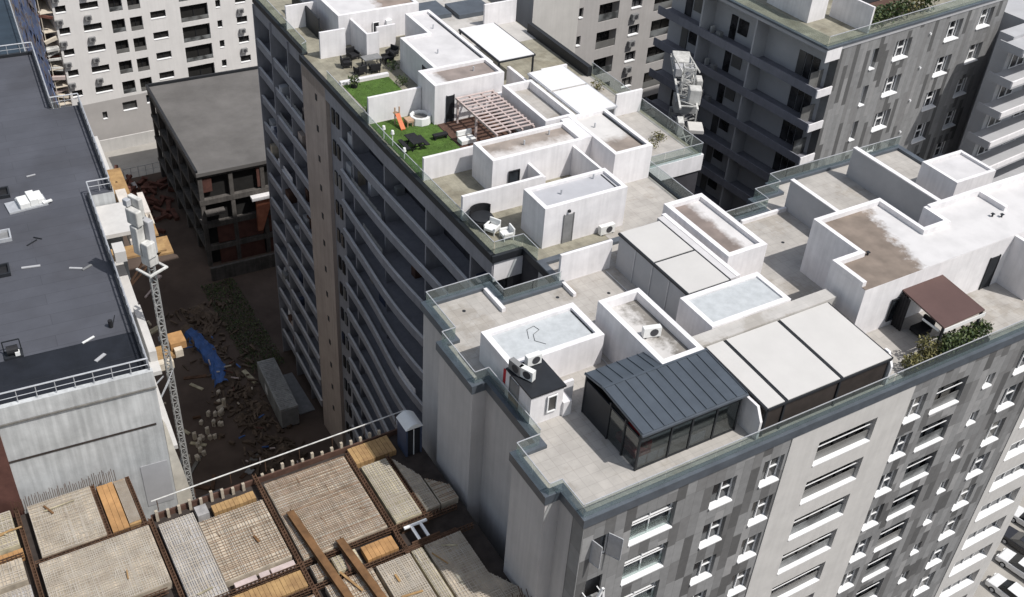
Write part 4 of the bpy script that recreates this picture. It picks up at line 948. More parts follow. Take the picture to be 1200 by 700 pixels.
# ------------------------------------------------------------------ dark-roofed building on the left
LY = -R(4.2); Lf = (7.84,48.0,LY)
L = thing('building_shell','concrete building shell with a large dark flat roof and pipe railings, at the left edge','building',(-10,70,GZ))
zr = -2.25; zt = -1.65
RP = [(-45,.02),(0,.02),(0,20.5),(1.5,20.5),(1.5,34.2),(-.55,34.2),(-.55,44.8),(-45,44.8)]
m = MB(Lf); m.prism(RP,GZ,zr-.02); m.build('wall','concrete',L)
MB(Lf).box(-8.2,0,-.02,.3,-2.75,zt).build('parapet','concrete',L)
MB(Lf).box(-45,-8.205,-.02,.3,-2.75,zt).build('parapet','concrete',L)
MB(Lf).box(-45,0.03,-.1,.015,-2.84,-2.76).build('ledge','concdark',L)
MB(Lf).box(-45,-.35,-.03,.015,-5.62,-5.5).build('joint','pit',L)
MB(Lf).box(-45,-8.25,-.05,.015,-20,-2.85).build('brick_panel','brick',L)
MB(Lf).box(-1.7,-.15,-.012,.012,-12,-8.6).build('wall_patch','dull',L)
m = MB(Lf); m.prism(inset([(-45,.3),(-.05,.3),(-.05,20.5),(1.45,20.5),(1.45,34.15),(-.6,34.15),(-.6,44.75),(-45,44.75)],.0),zr-.015,zr); m.build('roof','bitumen',L)
MB(Lf).box(-45,-.1,.32,4.6,zr+.004,zr+.02).build('membrane','bitnew',L)
m = MB(Lf)
m.box(-44,-.2,2.4,2.44,zr+.021,zr+.026)
m.build('membrane_seam','dark',L)
m = MB(Lf); m.box(-.28,-.05,.31,20.5,zr+.003,zr+.25); m.box(1.22,1.45,20.7,34.15,zr+.003,zr+.25); m.box(-.83,-.6,34.3,44.7,zr+.003,zr+.25); m.box(-40,-.84,44.5,44.75,zr+.003,zr+.25); m.build('kerb','dark',L)
for pts in ([(-40,.15),(-.15,.15)],[(-.15,.15),(-.15,20.6),(1.35,20.6),(1.35,34.0),(-.7,34.0),(-.7,44.6),(-40,44.6)]):
    q = []
    mm = MB(Lf)
    for a,b in zip(pts[:-1],pts[1:]):
        zz = zt if a[1] < 1 and b[1] < 1 else zr+.2
        h = .85
        mm.tube((*a,zz+h),(*b,zz+h),.05,6); mm.tube((*a,zz+h*.5),(*b,zz+h*.5),.022,5)
        Lh = math.hypot(b[0]-a[0],b[1]-a[1]); n = max(1,round(Lh/.98))
        for i in range(n+1): x = a[0]+(b[0]-a[0])*i/n; y = a[1]+(b[1]-a[1])*i/n; mm.tube((x,y,zz),(x,y,zz+h),.028,5)
    mm.build('guard_rail','galv',L)
# second roof beyond, a storey lower
MB(Lf).prism([(-45,45.2),(-1.0,45.2),(-1.0,75),(-45,75)],GZ,-4.2).build('rear_wing','concdark',L)
MB(Lf).prism([(-45,45.25),(-1.05,45.25),(-1.05,74.9),(-45,74.9)],-4.19,-4.17).build('rear_roof',mat('blue_black_roof',(.03,.045,.062),.6,.3,.3),L)
mm = MB(Lf)
for a,b in (((-40,45.6),(-1.2,45.6)),((-1.2,45.6),(-1.2,74))):
    mm.tube((*a,-3.3),(*b,-3.3),.05,6)
    for i in range(30): mm.tube((a[0]+(b[0]-a[0])*i/29,a[1]+(b[1]-a[1])*i/29,-4.17),(a[0]+(b[0]-a[0])*i/29,a[1]+(b[1]-a[1])*i/29,-3.3),.03,5)
mm.build('guard_rail','galv',L)
# lower floors sticking out on the yard side
m = MB(Lf)
m.box(.02,.75,1.5,9.5,-9.4,-9.1); m.box(.02,.95,5,19.5,-6.3,-6.0); m.box(.5,.95,6,11,-6.0,-5.2); m.box(.02,2.0,16.5,20.3,-3.4,-3.1); m.box(.2,.9,13.2,14.4,-3.2,-2.4)
m.build('balcony_slab','beige',L)
m = MB(Lf); m.box(1.65,2.2,20.5,34.2,-5.5,-5.2); m.box(.02,1.2,34.3,44,-7.5,-7.2); m.build('balcony_slab','beige',L)
MB(Lf).prof([(.02,GZ),(.95,GZ),(.9,-12),(.62,-9.6),(.42,-8.2),(.2,-6.2),(.02,-5.6)],.05,.4).build('buttress',mat('cream_insulation',(.62,.58,.50),.9,.2,1),L)
def Lp(s,d,z): 
    q = fvec(Lf,s,d,0); return (Lf[0]+q[0],Lf[1]+q[1],z)
def on_roof(name,label,cat,s,d,group=None):
    return thing(name,label,cat,Lp(s,d,zr),group)
fl = lambda s,d,rz: (Lp(s,d,0)[0],Lp(s,d,0)[1],LY+rz)
t = on_roof('insulation_stack','white stack of insulation packs on a pale pallet on the dark roof','insulation',-4.1,20.8)
ff = fl(-4.1,20.8,R(8)); m = MB(ff)
MB(ff).box(-1.3,1.2,-.7,.7,zr,zr+.12).build('pallet','galv',t)
for (a,b,c,d,h) in ((-.55,.1,-.65,.5,.5),(.12,.62,-.6,.72,.62),(.64,1.05,-.5,.68,.5),(-.6,-.2,.52,.7,.3)): MB(ff).box(a,b,c,d,zr+.125,zr+h).build('pack','plastic',t,.03)
MB(ff).bar((.9,-.6,zr+.2),(1.5,-.5,zr+.2),.2,.1).build('plank','plastic',t)
for (s,d,l) in ((-5.6,22.7,'dark roof hatch opening farthest back, at the left picture edge'),(-6.6,13.4,'dark roof hatch opening in the middle of the left picture edge'),(-6.1,17.3,'pale rimmed roof hatch between two dark ones at the left picture edge')):
    t = on_roof('roof_hatch',l,'hatch',s,d,'roof hatches on the dark roof'); ff = fl(s,d,0); pale = 'pale' in l
    MB(ff).box(-.6,.6,-.6,-.5,zr,zr+.25).box(-.6,.6,.5,.6,zr,zr+.25).box(-.6,-.5,-.495,.495,zr,zr+.25).box(.5,.6,-.495,.495,zr,zr+.25).build('rim','galv' if pale else 'dark',t)
    MB(ff).box(-.5,.5,-.5,.5,zr+.002,zr+.06).build('opening','acgrey' if pale else 'furn',t)
for (s,d,rz,ln,w,l,mm) in ((-4.8,13.3,-8,1.1,.16,'pale plank lying alone in mid roof, left of the V-shaped pair','dull'),(-2.3,12.15,-25,.8,.14,'plank forming the left arm of a V on the dark roof','dull'),(-1.65,12.0,30,.7,.14,'plank forming the right arm of a V on the dark roof','acgrey'),(-2.75,4.75,28,.8,.12,'white batten on the edge of the black membrane','plastic'),(-2.4,2.9,38,.75,.2,'pale plank lying on the black membrane','dull'),(-3.4,24.5,10,.6,.1,'small pale lath near the back of the dark roof','dull'),(-4.4,16.0,35,.8,.06,'thin dark rod on the open middle of the roof','dark'),(-4.0,16.4,-40,.6,.06,'short dark bent rod next to the thin rod on the roof','dark')):
    ff = fl(s,d,R(rz)); m = MB(ff); m.box(-ln/2,ln/2,-w/2,w/2,zr+.022,zr+.08); single(m,'plank',mm,l,'plank')
t = on_roof('winch','black petrol winch with a small white tank on the membrane edge','winch',-6.75,4.95); ff = fl(-6.75,4.95,0)
MB(ff).box(-.5,.5,-.35,.35,zr+.02,zr+.14).build('base_frame','dark',t); MB(ff).tube((-.3,0,zr+.42),(.3,0,zr+.42),.26,12).build('drum','furn',t); MB(ff).box(.1,.35,-.32,-.05,zr+.15,zr+.4).build('tank','plastic',t)
MB(ff).bar((-.45,.3,zr+.14),(-.45,.3,zr+.85),.06).bar((.45,.3,zr+.14),(.45,.3,zr+.85),.06).bar((-.45,.3,zr+.85),(.45,.3,zr+.85),.06).build('roll_bar','dark',t)
t = on_roof('torch_kit','small black gas torch kit on the roof close to the corner railing','tools',-1.35,5.5); ff = fl(-1.35,5.5,0)
MB(ff).tube((0,0,zr+.02),(0,0,zr+.5),.13,10).build('bottle','furn',t); MB(ff).bar((.1,0,zr+.1),(.35,.4,zr+.5),.05).build('lance','dark',t)
# timber formwork on the yard side
fwk = thing('formwork_platform','tan timber formwork platforms with white panels hanging on the yard side of the concrete shell','formwork',Lp(2.5,21,-6))
m = MB(Lf)
for (a,b,c,d,z) in ((.2,3.6,14.6,15.9,-4.0),(2.2,3.6,17.5,22.5,-4.6),(1.7,2.8,22.5,27.0,-4.4),(2.6,4.2,15.9,18,-5.2)): m.box(a,b,c,d,z,z+.15)
m.build('platform','timber',fwk)
m = MB(Lf)
for (a,b,c,d,z,h) in ((1.6,2.3,16.5,19.6,-4.8,.9),(2.4,3.0,17.2,20.4,-4.4,.5),(3.1,3.5,19,21.8,-4.4,.9),(1.8,2.5,21.2,23.2,-4.2,.4)): m.box(a,b,c,d,z,z+h)
m.build('form_panel',mat('pale_panel',(.6,.55,.5),.8,.2,1),fwk)
for i in range(6): MB(Lf).box(2.0+i*.28,2.1+i*.28,16.2+i*.3,19+i*.2,-3.7,-3.6).build('batten','lightblock',fwk)
for (s,d) in ((2.4,15.0),(3.4,15.2),(2.6,18),(3.4,22),(2.2,25)): MB(Lf).bar((s,d,-4.2),(.05,d,-7.5),.12).build('bracket','rust',fwk)
yp = thing('formwork_platform','yellow-topped loading platform with pale form boxes low on the concrete shell, behind the lattice mast','formwork',Lp(3.4,13.5,-13))
ypf = (11.4,62.0,LY+R(3))
MB(ypf).box(-1.3,.6,-.45,1.0,-12.6,-12.35).build('platform','timber',yp); MB(ypf).box(.25,1.35,.0,1.3,-12.3,-11.7).build('form_box','orange',yp); MB(ypf).box(-1.25,.1,-1.0,-.3,-13.0,-12.4).box(.4,.95,-.5,-.05,-12.6,-12.0).build('form_panel','lightblock',yp)
MB(ypf).bar((-1.2,.3,-12.7),(-3.3,.3,-14.5),.15).bar((.3,.6,-12.7),(-3.3,.6,-16),.15).build('bracket','rust',yp)

# ------------------------------------------------------------------ lattice masts
def lattice(m, x, y, z0, z1, w, step, br=.05, ch=.09):
    for sx in (-1,1):
        for sy in (-1,1): m.bar((x+sx*w/2,y+sy*w/2,z0),(x+sx*w/2,y+sy*w/2,z1),ch)
    z = z0; k = 0
    c = [(-1,-1),(1,-1),(1,1),(-1,1)]
    while z < z1-.01:
        zn = min(z1,z+step)
        for i in range(4):
            a, b = c[i], c[(i+1)%4]
            m.bar((x+a[0]*w/2,y+a[1]*w/2,zn),(x+b[0]*w/2,y+b[1]*w/2,zn),br)
            if k % 2: a, b = b, a
            m.bar((x+a[0]*w/2,y+a[1]*w/2,z),(x+b[0]*w/2,y+b[1]*w/2,zn),br)
        z = zn; k += 1
mx, my = 10.25, 56.4
cr = thing('placing_mast','slim grey lattice mast with a white machine head, beside the dark roof','lattice mast',(mx,my,GZ))
m = MB(); lattice(m,mx,my,GZ,-.4,.36,.55,.045,.065); m.build('mast','lattice',cr)
hf = (mx,my,R(25))
MB(hf).box(-.34,.34,-.4,.4,-.5,.1).build('collar','plasticd',cr,.04)
MB(hf).box(-.42,.22,-.5,.1,.15,1.2).build('cab','plasticd',cr,.06); MB(hf).box(.1,.52,-.25,.7,.12,2.5).build('machine_housing','dull',cr,.06)
MB(hf).box(-.5,.08,.15,.75,.2,2.2).build('machine_housing','plasticd',cr,.06); MB(hf).box(-.42,.02,.0,1.0,2.25,3.3).build('counterweight','plasticd',cr,.08); MB(hf).box(.04,.36,.2,1.2,2.6,3.9).build('machine_housing','plasticd',cr,.06)
MB(hf).box(-.35,.0,.8,1.2,3.35,3.8).build('motor','galv',cr,.05)
m = MB(hf); m.box(-.7,.7,-.7,-.55,-.9,-.8); m.box(-.7,-.55,-.54,.6,-.9,-.8); m.box(.55,.7,-.54,.6,-.9,-.8); m.build('platform','plasticd',cr)
m = MB(hf); m.bar((-.3,-.3,-9.6),(-1.9,-.9,-10.2),.07); m.bar((-.3,.3,-9.6),(-1.9,.3,-10.2),.07); m.bar((-1.9,-.9,-10.2),(.2,-.2,-9.0),.05); m.build('tie_bar','galv',cr)
tx, ty = 55.2, 61.2
tc_ = thing('tower_crane','white tower crane head with cab and slab counterweights in the gap behind the tiled terrace','crane',(tx,ty,GZ))
m = MB(); lattice(m,tx,ty,GZ,-2.0,1.5,1.6,.09,.16); m.build('mast','lattice',tc_)
tf_ = (tx,ty,R(58))
MB(tf_).box(-.9,.9,-.9,.9,-1.95,-.9).build('slewing_ring','lattice',tc_,.05)
MB(tf_).box(-1.5,-.5,-1.0,.0,-.85,.5).build('cab','plasticd',tc_,.08); MB(tf_).box(-1.45,-.55,-1.03,-1.003,-.3,.4).build('cab_window','pane',tc_)
m = MB(tf_)
for y in (-.7,.7): m.bar((-2.4,y,-.75),(6.4,y,-.3),.16); m.bar((-.5,y,1.6),(6.0,y,.2),.1)
for i in range(9): x = -2+i; m.bar((x,-.7,-.7+i*.04),(x+.9,.7,-.66+i*.04),.09); m.bar((x,.7,-.7+i*.04),(x,-.7,-.7+i*.04),.09)
m.build('jib_frame','plasticd',tc_)
MB(tf_).box(3.8,6.0,-.75,.75,-.1,.45).build('counterweight','plasticd',tc_,.06); MB(tf_).box(2.3,3.4,-.8,.8,-.25,.5).build('winch_housing','dull',tc_,.05)
MB(tf_).box(.5,1.6,-1.3,-.75,-.6,.4).build('machine_housing','plasticd',tc_,.1)
MB(tf_).box(-4.0,-2.5,-1.2,.0,-2.1,-1.75).build('platform','hblank',tc_,.05); MB(tf_).box(-4.3,-3.2,.5,1.0,-2.2,-1.0).build('counterweight','plasticd',tc_,.05)
m = MB(tf_); lattice(m,.3,0,-.9,1.7,.9,.8,.07,.1); m.build('tower_head','plasticd',tc_)

# ------------------------------------------------------------------ low unfinished brick building
Bf = (26.85,110.2,-R(2.2)); zb = -27.65
B = thing('unfinished_building','unfinished grey-roofed building with open concrete frame and red brick infill','building',(37,121,GZ))
BD, BW = 23.6, 16.2
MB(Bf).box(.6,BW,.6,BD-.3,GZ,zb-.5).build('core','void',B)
MB(Bf).box(-.15,BW+.2,-.3,BD,zb-.45,zb).build('roof','broof',B)
MB(Bf).box(-.2,.1,-.1,BD+.05,zb+.003,zb+.3).box(.105,BW,BD-.25,BD+.05,zb+.003,zb+.35).build('parapet','dark',B)
m = MB(Bf); fh = 3.3
for k in range(4):
    z = zb-.5-fh*k
    m.box(-.1,BW,-.05,.58,z-.75 if k else z-.35,z-.003 if not k else z-.1)
    m.box(-.1,.58,.6,BD-.1,z-.5,z-.1)
for x in (0,3.6,7.4,11.4,15.4): m.box(x,x+.5,.0,.5,GZ,zb-.46)
for y in (4.5,9.3,14.1,18.9,23): m.box(0,.5,y,y+.5,GZ,zb-.46)
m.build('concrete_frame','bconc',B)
m = MB(Bf)
for k in range(2,4):
    z = zb-.5-fh*k
    for x in (.5,4.1,7.9,11.9): m.box(x+(1.1 if x < 1 else .01),x+3.1,.12,.35,z-fh+.05,z-.76)
m.build('brick_infill','brick',B)
m = MB(Bf); m.box(.5,1.6,.12,.35,zb-2.9,zb-1.1); m.box(7.0,7.4,.1,.4,zb-3.6,zb-.9); m.build('brick_infill','brick',B)
MB(Bf).box(5.9,16,-.9,-.06,zb-4.9,zb-4.5).build('ledge','white',B); MB(Bf).box(.3,2.6,-1.0,-.06,zb-5.6,zb-5.2).build('ledge','bconc',B)
MB(Bf).hexa([(6.4,-.5,zb-9.5),(7.0,-.5,zb-9.5),(7.0,-.1,zb-9.5),(6.4,-.1,zb-9.5)],[(6.5,-.5,zb-5),(8.6,-.5,zb-5),(8.6,-.1,zb-5),(6.5,-.1,zb-5)]).build('sunlit_patch',mat('sunlit_orange',(.40,.15,.09),.8,.25,1),B)  # slanting orange slab stands for the sunlit sliver of the front
MB(Bf).box(-.5,12,-3.2,-2.9,GZ,GZ+1.9).build('yard_wall','bconc',B)
MB(Bf).box(0,11,-2.89,-.9,GZ+.003,GZ+.5).build('plinth','bconc',B)

# ------------------------------------------------------------------ white apartment tower far left
Wf = (22.97,143.86,R(2.4)); zw = -32.2
W2 = thing('apartment_tower','white-grey apartment tower with small dark windows at the upper left','building',(35,152,GZ))
MB(Wf).box(-3.4,26,.8,16,GZ,6).build('wall','wwall',W2)
rows = 9
A = dict(l=(-3.1,-1.75,-.1,.85),a=(0,2.35,-.2,.75),b=(3.65,5.4,-1.1,.75),c=(6.1,7.75,-1.25,.7),d=(8.9,11.0,-.05,1.0),e=(13.0,16.9,-1.3,1.0),f=(18.05,18.75,0,1.1),g=(20.9,22.45,.1,1.1))
opsW = [(v[0],v[1],zw+v[2]+3*i,zw+v[3]+3*i,.5 if k in 'bce' else .3) for k,v in A.items() for i in range(rows+2)]
MB(Wf).facade(-3.4,26,zw-1.5,6,opsW,.3).build('facade','wwall',W2)
m = MB(Wf); m.facade(-3.4,26,GZ,zw-1.5,[(3.2,5.2,zw-3.6,zw-2.3,.3),(6.6,7.6,zw-3.2,zw-1.9,.3),(.3,.95,zw-4.2,zw-3.1,.3)],.3); m.build('plinth','wgrey',W2)
MB(Wf).box(-3.41,-3.3,.0,.79,GZ,6).box(-3.3,25.9,.31,.79,5.5,6).build('corner','wwall',W2)
MB(Wf).box(17.2,19.6,-.03,.0,zw-1.5,6) 
for k,v in A.items():
    big = k in 'bce'
    ww = window(W2,Wf,v[0],v[1],zw+v[2],zw+v[3],.47 if big else .27,mull=(.5,),fm='dark',t=.07,sill=None if big else -.05,pm='void',lower=(.03,.62,'paneg') if big else None)
    for i in range(1,rows): copy_part(ww,(0,0,3*i))
for (a,b,c,d) in ((3.2,5.2,zw-3.6,zw-2.3),(6.6,7.6,zw-3.2,zw-1.9),(.3,.95,zw-4.2,zw-3.1)): window(W2,Wf,a,b,c,d,.27,fm='dark',sill=-.05)
g0 = None
for (s,zz) in ((.75,1.45),(21.5,1.75),(-2.9,1.5)):
    for i in range(rows-1):
        p = fvec(Wf,s,-.28,0); x,y,z = Wf[0]+p[0],Wf[1]+p[1],zw+zz+3*i
        if g0 is None:
            gx = (x,y,z); ff = (x,y,Wf[2])
            g0 = MB(ff).box(-.42,.42,-.17,.17,z,z+.62).build('air_conditioner','acgrey',W2); MB(ff).tube((.05,-.175,z+.31),(.05,-.19,z+.31),.24,12).build('fan_grille','acgrille',g0); MB(ff).box(-.4,-.34,.171,.28,z,z+.1).build('bracket','dark',g0)
        else: copy_part(g0,(x-gx[0],y-gx[1],z-gx[2]))
# scaffold with blue netting on the tower's shaded flank
sc = thing('scaffold','tall scaffold hung with patchy blue and white netting on the flank of the white tower','scaffold',Wf[:2]+(GZ,))
nm, nn, nl, nb = _new('patchy_net'); _set(nb, Roughness=.8)
tcn = nn.new('ShaderNodeTexCoord'); vz = nn.new('ShaderNodeTexNoise'); vz.inputs['Scale'].default_value = .55; vz.inputs['Detail'].default_value = 5; nl.new(tcn.outputs['Object'], vz.inputs['Vector'])
vr = nn.new('ShaderNodeValToRGB'); nl.new(vz.outputs['Fac'], vr.inputs[0]); el = vr.color_ramp.elements
el[0].position = .36; el[0].color = (.42,.38,.40,1); el[1].position = .43; el[1].color = (.45,.52,.75,1)
for p_,c_ in ((.5,(.35,.45,.75,1)),(.56,(.72,.72,.76,1)),(.62,(.5,.33,.3,1)),(.68,(.75,.72,.7,1))): q_ = el.new(p_); q_.color = c_
nl.new(vr.outputs[0], nb.inputs['Base Color'])
m = MB(Wf); random.seed(6)
for k in range(16):
    for j in range(9):
        z0_ = GZ+8+2.6*k; d0_ = 2.0*j+.05; o_ = random.uniform(-.25,.25)
        m.hexa([(-5.3+o_,d0_,z0_),(-5.26+o_,d0_,z0_),(-5.26-o_,d0_+1.95,z0_),(-5.3-o_,d0_+1.95,z0_)],[(-5.3-o_,d0_,z0_+2.55),(-5.26-o_,d0_,z0_+2.55),(-5.26+o_,d0_+1.95,z0_+2.55),(-5.3+o_,d0_+1.95,z0_+2.55)])
m.build('netting',nm,sc)
m = MB(Wf)
for j in range(10): m.tube((-5.0,2*j,GZ),(-5.0,2*j,3),.06,6)
for k in range(17): m.box(-5.05,-3.45,0,18,GZ+7.9+2.6*k,GZ+8.0+2.6*k)
m.build('scaffold_frame','lightblock',sc)
for i in range(40):
    d_ = random.uniform(-.3,.6); zz = random.uniform(-38,-2); MB(Wf).bar((-5.2,d_,zz),(-3.6,d_+random.uniform(-.3,.3),zz+random.uniform(-.6,.6)),random.uniform(.1,.5)).build('board',random.choice(('debris','plasticd','woodl','lightblock')),sc)
m = MB(); m.box(17.2,34,142.9,143.1,GZ,GZ+1.9); o = single(m,'boundary_wall','beige','pale boundary wall at the foot of the white tower','wall')
fr_ = thing('fence','thin grey mesh fence in front of the boundary wall','fence',(24,136,GZ))
m = MB()
for i in range(13): m.tube((17+i*1.0,134.6,GZ),(17+i*1.0,134.6,GZ+1.6),.04,6)
m.build('post','galv',fr_); m = MB(); m.box(17,29,134.58,134.62,GZ+1.5,GZ+1.56); m.box(17,29,134.58,134.62,GZ+.8,GZ+.84); m.build('rail','galv',fr_)
random.seed(3)
db_ = thing('debris_heap','heap of rust-red demolition debris behind the unfinished building','debris',(22,130,GZ))
m = MB()
for i in range(150):
    x = random.gauss(21.8,2.2); y = random.gauss(129,3.0); z = GZ+max(0,1.8-abs(x-21.8)*.5-abs(y-129)*.25)*random.random(); s = random.uniform(.3,1.1); a = random.random()*3
    m.bar((x-s*math.cos(a),y-s*math.sin(a),z+.2),(x+s*math.cos(a),y+s*math.sin(a),z+.25+random.random()*.5),random.uniform(.2,.6))
o = m.build('debris','debris',db_); o['kind'] = 'stuff'
for i in range(9): x = random.gauss(20.5,1.6); y = random.gauss(128,2.5); MB().bar((x,y,GZ+1.2),(x+random.uniform(-.8,.8),y+.5,GZ+1.9),.4).build('board','whiteroof',db_)

# ------------------------------------------------------------------ grey apartment building top centre
Hf = (65.71,84.5,R(5)); zh = -6.0
HB = thing('apartment_building','stone-grey apartment building with stacked glazed loggias at the top centre','building',(72,94,GZ))
MB(Hf).box(-11.6,-5.85,-.02,12,GZ,7).build('blank_wing','hblank',HB)
MB(Hf).box(-5.84,9.45,1.6,12,GZ,7).build('wall','hwall',HB)
HO = dict(tiny=(-5.4,-4.85,1.85,2.9),log=(-2.75,-.1,.85,2.75),win=(1.6,3.05,1.5,2.6),log2=(4.8,8.55,-2.45,-.5))
opsH = [(v[0],v[1],zh+v[2]+3*i,zh+v[3]+3*i,1.1 if 'log' in k else .3) for k,v in HO.items() for i in range(-4,6)]
MB(Hf).facade(-5.84,9.45,GZ,10,opsH,.3,y=.45).build('facade','hwall',HB)
m = MB(Hf); m.box(9.46,9.6,.46,1.6,GZ,10); m.box(8.9,9.55,.2,.44,GZ,10); m.build('pilaster','hwall',HB)
for k,v in HO.items():
    big = 'log' in k
    ww = window(HB,Hf,v[0],v[1],zh+v[2]-12,zh+v[3]-12,1.53 if big else .72,mull=(.33,.66) if big else (.5,),fm='dark',pm='panew',sill=None if big else .38,lower=(.5,.8,'paneg') if big else None)
    for i in range(1,10): copy_part(ww,(0,0,3*i))
g1 = None
for i in range(-3,6):
    z = zh+.35+3*i; p = fvec(Hf,2.05,.22,0); ff = (Hf[0]+p[0],Hf[1]+p[1],Hf[2])
    if g1 is None:
        zg = z; g1 = MB(ff).box(-.4,.4,-.17,.17,z,z+.62).build('air_conditioner','acgrey',HB); MB(ff).tube((.05,-.175,z+.31),(.05,-.19,z+.31),.24,12).build('fan_grille','acgrille',g1); MB(ff).box(-.4,-.34,.171,.23,z,z+.1).build('bracket','dark',g1)
    else: copy_part(g1,(0,0,z-zg))

# ------------------------------------------------------------------ grey strip-clad building right
Gf = (62.36,54.1,R(5)); zg_ = 5.0
G = thing('apartment_building','grey strip-clad apartment building with dark stacked balconies at the upper right','building',(74,62,GZ))
MB(Gf).box(1.75,24.0,.75,19,GZ,zg_-.4).build('wall','dull',G)
GO = dict(tiny=(6.05,6.75,-3.1,-1.3),w1=(8.95,11.0,-3.0,-1.25),w2=(15.75,17.8,-2.75,-.95),w3=(20.2,22.2,-2.5,-.75))
opsG = [(v[0],v[1],zg_+v[2]-3.3*i,zg_+v[3]-3.3*i,.4) for k,v in GO.items() for i in range(7)]
m = MB(Gf); m.facade(1.75,24.0,GZ,zg_-.35,opsG,.4); m.quad((1.75,0,GZ),(1.75,.76,GZ),(1.75,.76,zg_-.35),(1.75,0,zg_-.35)); m.quad((24,0,GZ),(24,.76,GZ),(24,.76,zg_-.35),(24,0,zg_-.35)); m.build('facade','gclad',G)
MB(Gf).box(-.02,24.1,-.06,19.05,zg_-.34,zg_-.05).build('roof_slab','dull',G)
MB(Gf).box(.3,23.9,.25,18.9,zg_-.045,zg_).build('terrace_floor','greenish',G)
m = MB(Gf); m.box(-.08,24.15,-.12,.2,zg_-.04,zg_+.12); m.box(-.08,.25,.205,19.1,zg_-.04,zg_+.12); m.build('coping','coping',G)
MB(Gf).box(-.05,1.7,-.1,-.065,zg_-1.1,zg_-.1).build('lit_roof_edge','white',G)  # white paints the lit front end of the roof overhang
for k,v in GO.items():
    ww = window(G,Gf,v[0],v[1],zg_+v[2],zg_+v[3],.36,mull=(.38,.78) if k != 'tiny' else (.5,),hb=((.5,.38,.78),) if k != 'tiny' else (),sill=-.1,t=.1)
    for i in range(1,6): copy_part(ww,(0,0,-3.3*i))
m = None
for i in range(5):
    if m is None: m = MB(Gf).tube((13.35,-.14,zg_-1.45),(13.35,0,zg_-1.45),.1,8).build('wall_lamp','paint',G)
    else: copy_part(m,(0,0,-3.1*i))
for i in range(7):
    z = zg_-4.15-3.05*i
    b = MB(Gf); b.box(.0,1.74,.02,18.9,z,z+.2); b.box(0,.12,.02,18.9,z+.2,z+.72); bo = b.build('balcony','gband',G)
    MB(Gf).box(.0,1.74,-.1,.015,z-.02,z+.66).build('lit_end_panel','white',bo); MB(Gf).box(.13,1.6,1.0,1.06,z+.2,z+1.7).build('privacy_glass','paneg',bo)  # white paints the lit front ends, the darker grey their shaded sides
    for (d0,d1,d2) in ((1.6,2.3,2.0),(2.4,3.0,2.0),(3.1,3.8,2.0),(9.6,10.7,1.3),(10.9,11.6,2.1),(15,16.2,1.4),(16.4,17.2,2.1)):
        q = MB(Gf); q.box(1.66,1.745,d0,d1,z+.25,z+.25+d2) if d2 > 1.9 else q.box(1.66,1.745,d0,d1,z+1.0,z+1.0+d2)
        q.build('window','panew',G)
    MB(Gf).box(.5,.9,11.5,12.0,z+.2,z+.9).build('storage_box','acgrey',bo); MB(Gf).box(1.0,1.4,13,13.2,z+.2,z+.8).build('storage_box','plasticd',bo)
for d in (7.4,13.6): MB(Gf).box(.13,1.74,d,d+.15,GZ,zg_-.35).build('balcony_divider','dull',G)
g_pent = penthouse(G,[(64.4,58.6),(66.5,58.8),(66.3,63.5),(64.2,63.3)],8.2,'whiteroof',z0=5.0)
MB(Gf).hexa([(5.3,.5,5),(5.5,.5,5),(5.5,4.5,5),(5.3,4.5,5)],[(5.3,.5,7.2),(5.5,.5,7.2),(5.5,4.5,7.2),(5.3,4.5,7.2)]).build('partition_wall','white',G)
rr = MB(Gf); gl = MB(Gf); gl.box(.1,23.9,.04,.06,5.13,6.0); gl.box(.05,.07,.1,19,5.13,6.0); rr.box(.05,23.9,.03,.08,6.0,6.05); w_ = gl.build('glass_railing','glass',G); rr.build('top_rail','galv',w_)
random.seed(12)
for i,(s,d,l) in enumerate(((6.6,1.2,'shrub just right of the white roof wall of the grey strip-clad building'),(8.2,1.4,'dark shrub second from the left on the strip-clad building roof'),(10.0,1.3,'bright green shrub in mid row on the strip-clad building roof'),(11.8,1.6,'reddish dark shrub at the right of the roof row on the strip-clad building'),(13.6,1.4,'tall green shrub at the right end of the roof row on the strip-clad building'))):
    p = fvec(Gf,s,d,0); x,y = Gf[0]+p[0],Gf[1]+p[1]; t = thing('shrub',l,'shrub',(x,y,5.0))
    clump(MB(),x-.9,x+.9,y-.6,y+.6,5.1,6.5,300,.16).build('foliage','leafy' if i == 3 else 'leaf',t); MB().tube((x,y,5),(x,y,5.6),.06,6).build('stem','bark',t)
t = thing('planter_box','row of brown planter boxes and seating behind the roof shrubs on the strip-clad building','planter',(71.5,57.5,5)); MB(Gf).box(7,12,2.6,3.6,5.0,5.7).build('box','wood',t,.03); MB(Gf).box(8,11,4.0,5.0,5.0,5.5).build('bench','furn',t,.03)

# balcony building at the right edge
Qf = (80.9,49.7,R(5))
Q = thing('apartment_building','pale apartment building of stepped white balconies at the right edge','building',(88,56,GZ))
MB(Qf).box(2.2,30,2.4,3.8,GZ,3.2).box(6.4,30,3.803,16,GZ,3.2).build('wall','dull',Q)
q0 = qw = None
for i in range(16):
    z = 2.94-2.9*i
    if q0 is None:
        q0 = MB(Qf).box(0,28,0,2.39,z-.2,z).build('balcony','dull',Q); MB(Qf).box(0,28,-.02,.13,z+.003,z+.5).build('parapet','white',q0); MB(Qf).box(0,.12,.135,2.35,z+.003,z+.5).build('side_parapet','dull',q0)
    else: copy_part(q0,(0,0,-2.9*i))
wq = window(Q,Qf,2.9,5.0,.15,2.2,2.3,mull=(.5,),pm='panew')
for i in range(16):
    for s in (0,4.0,8.0,12.0):
        if (i or s) and i < 15: copy_part(wq,fvec(Qf,s,0,-2.9*i))

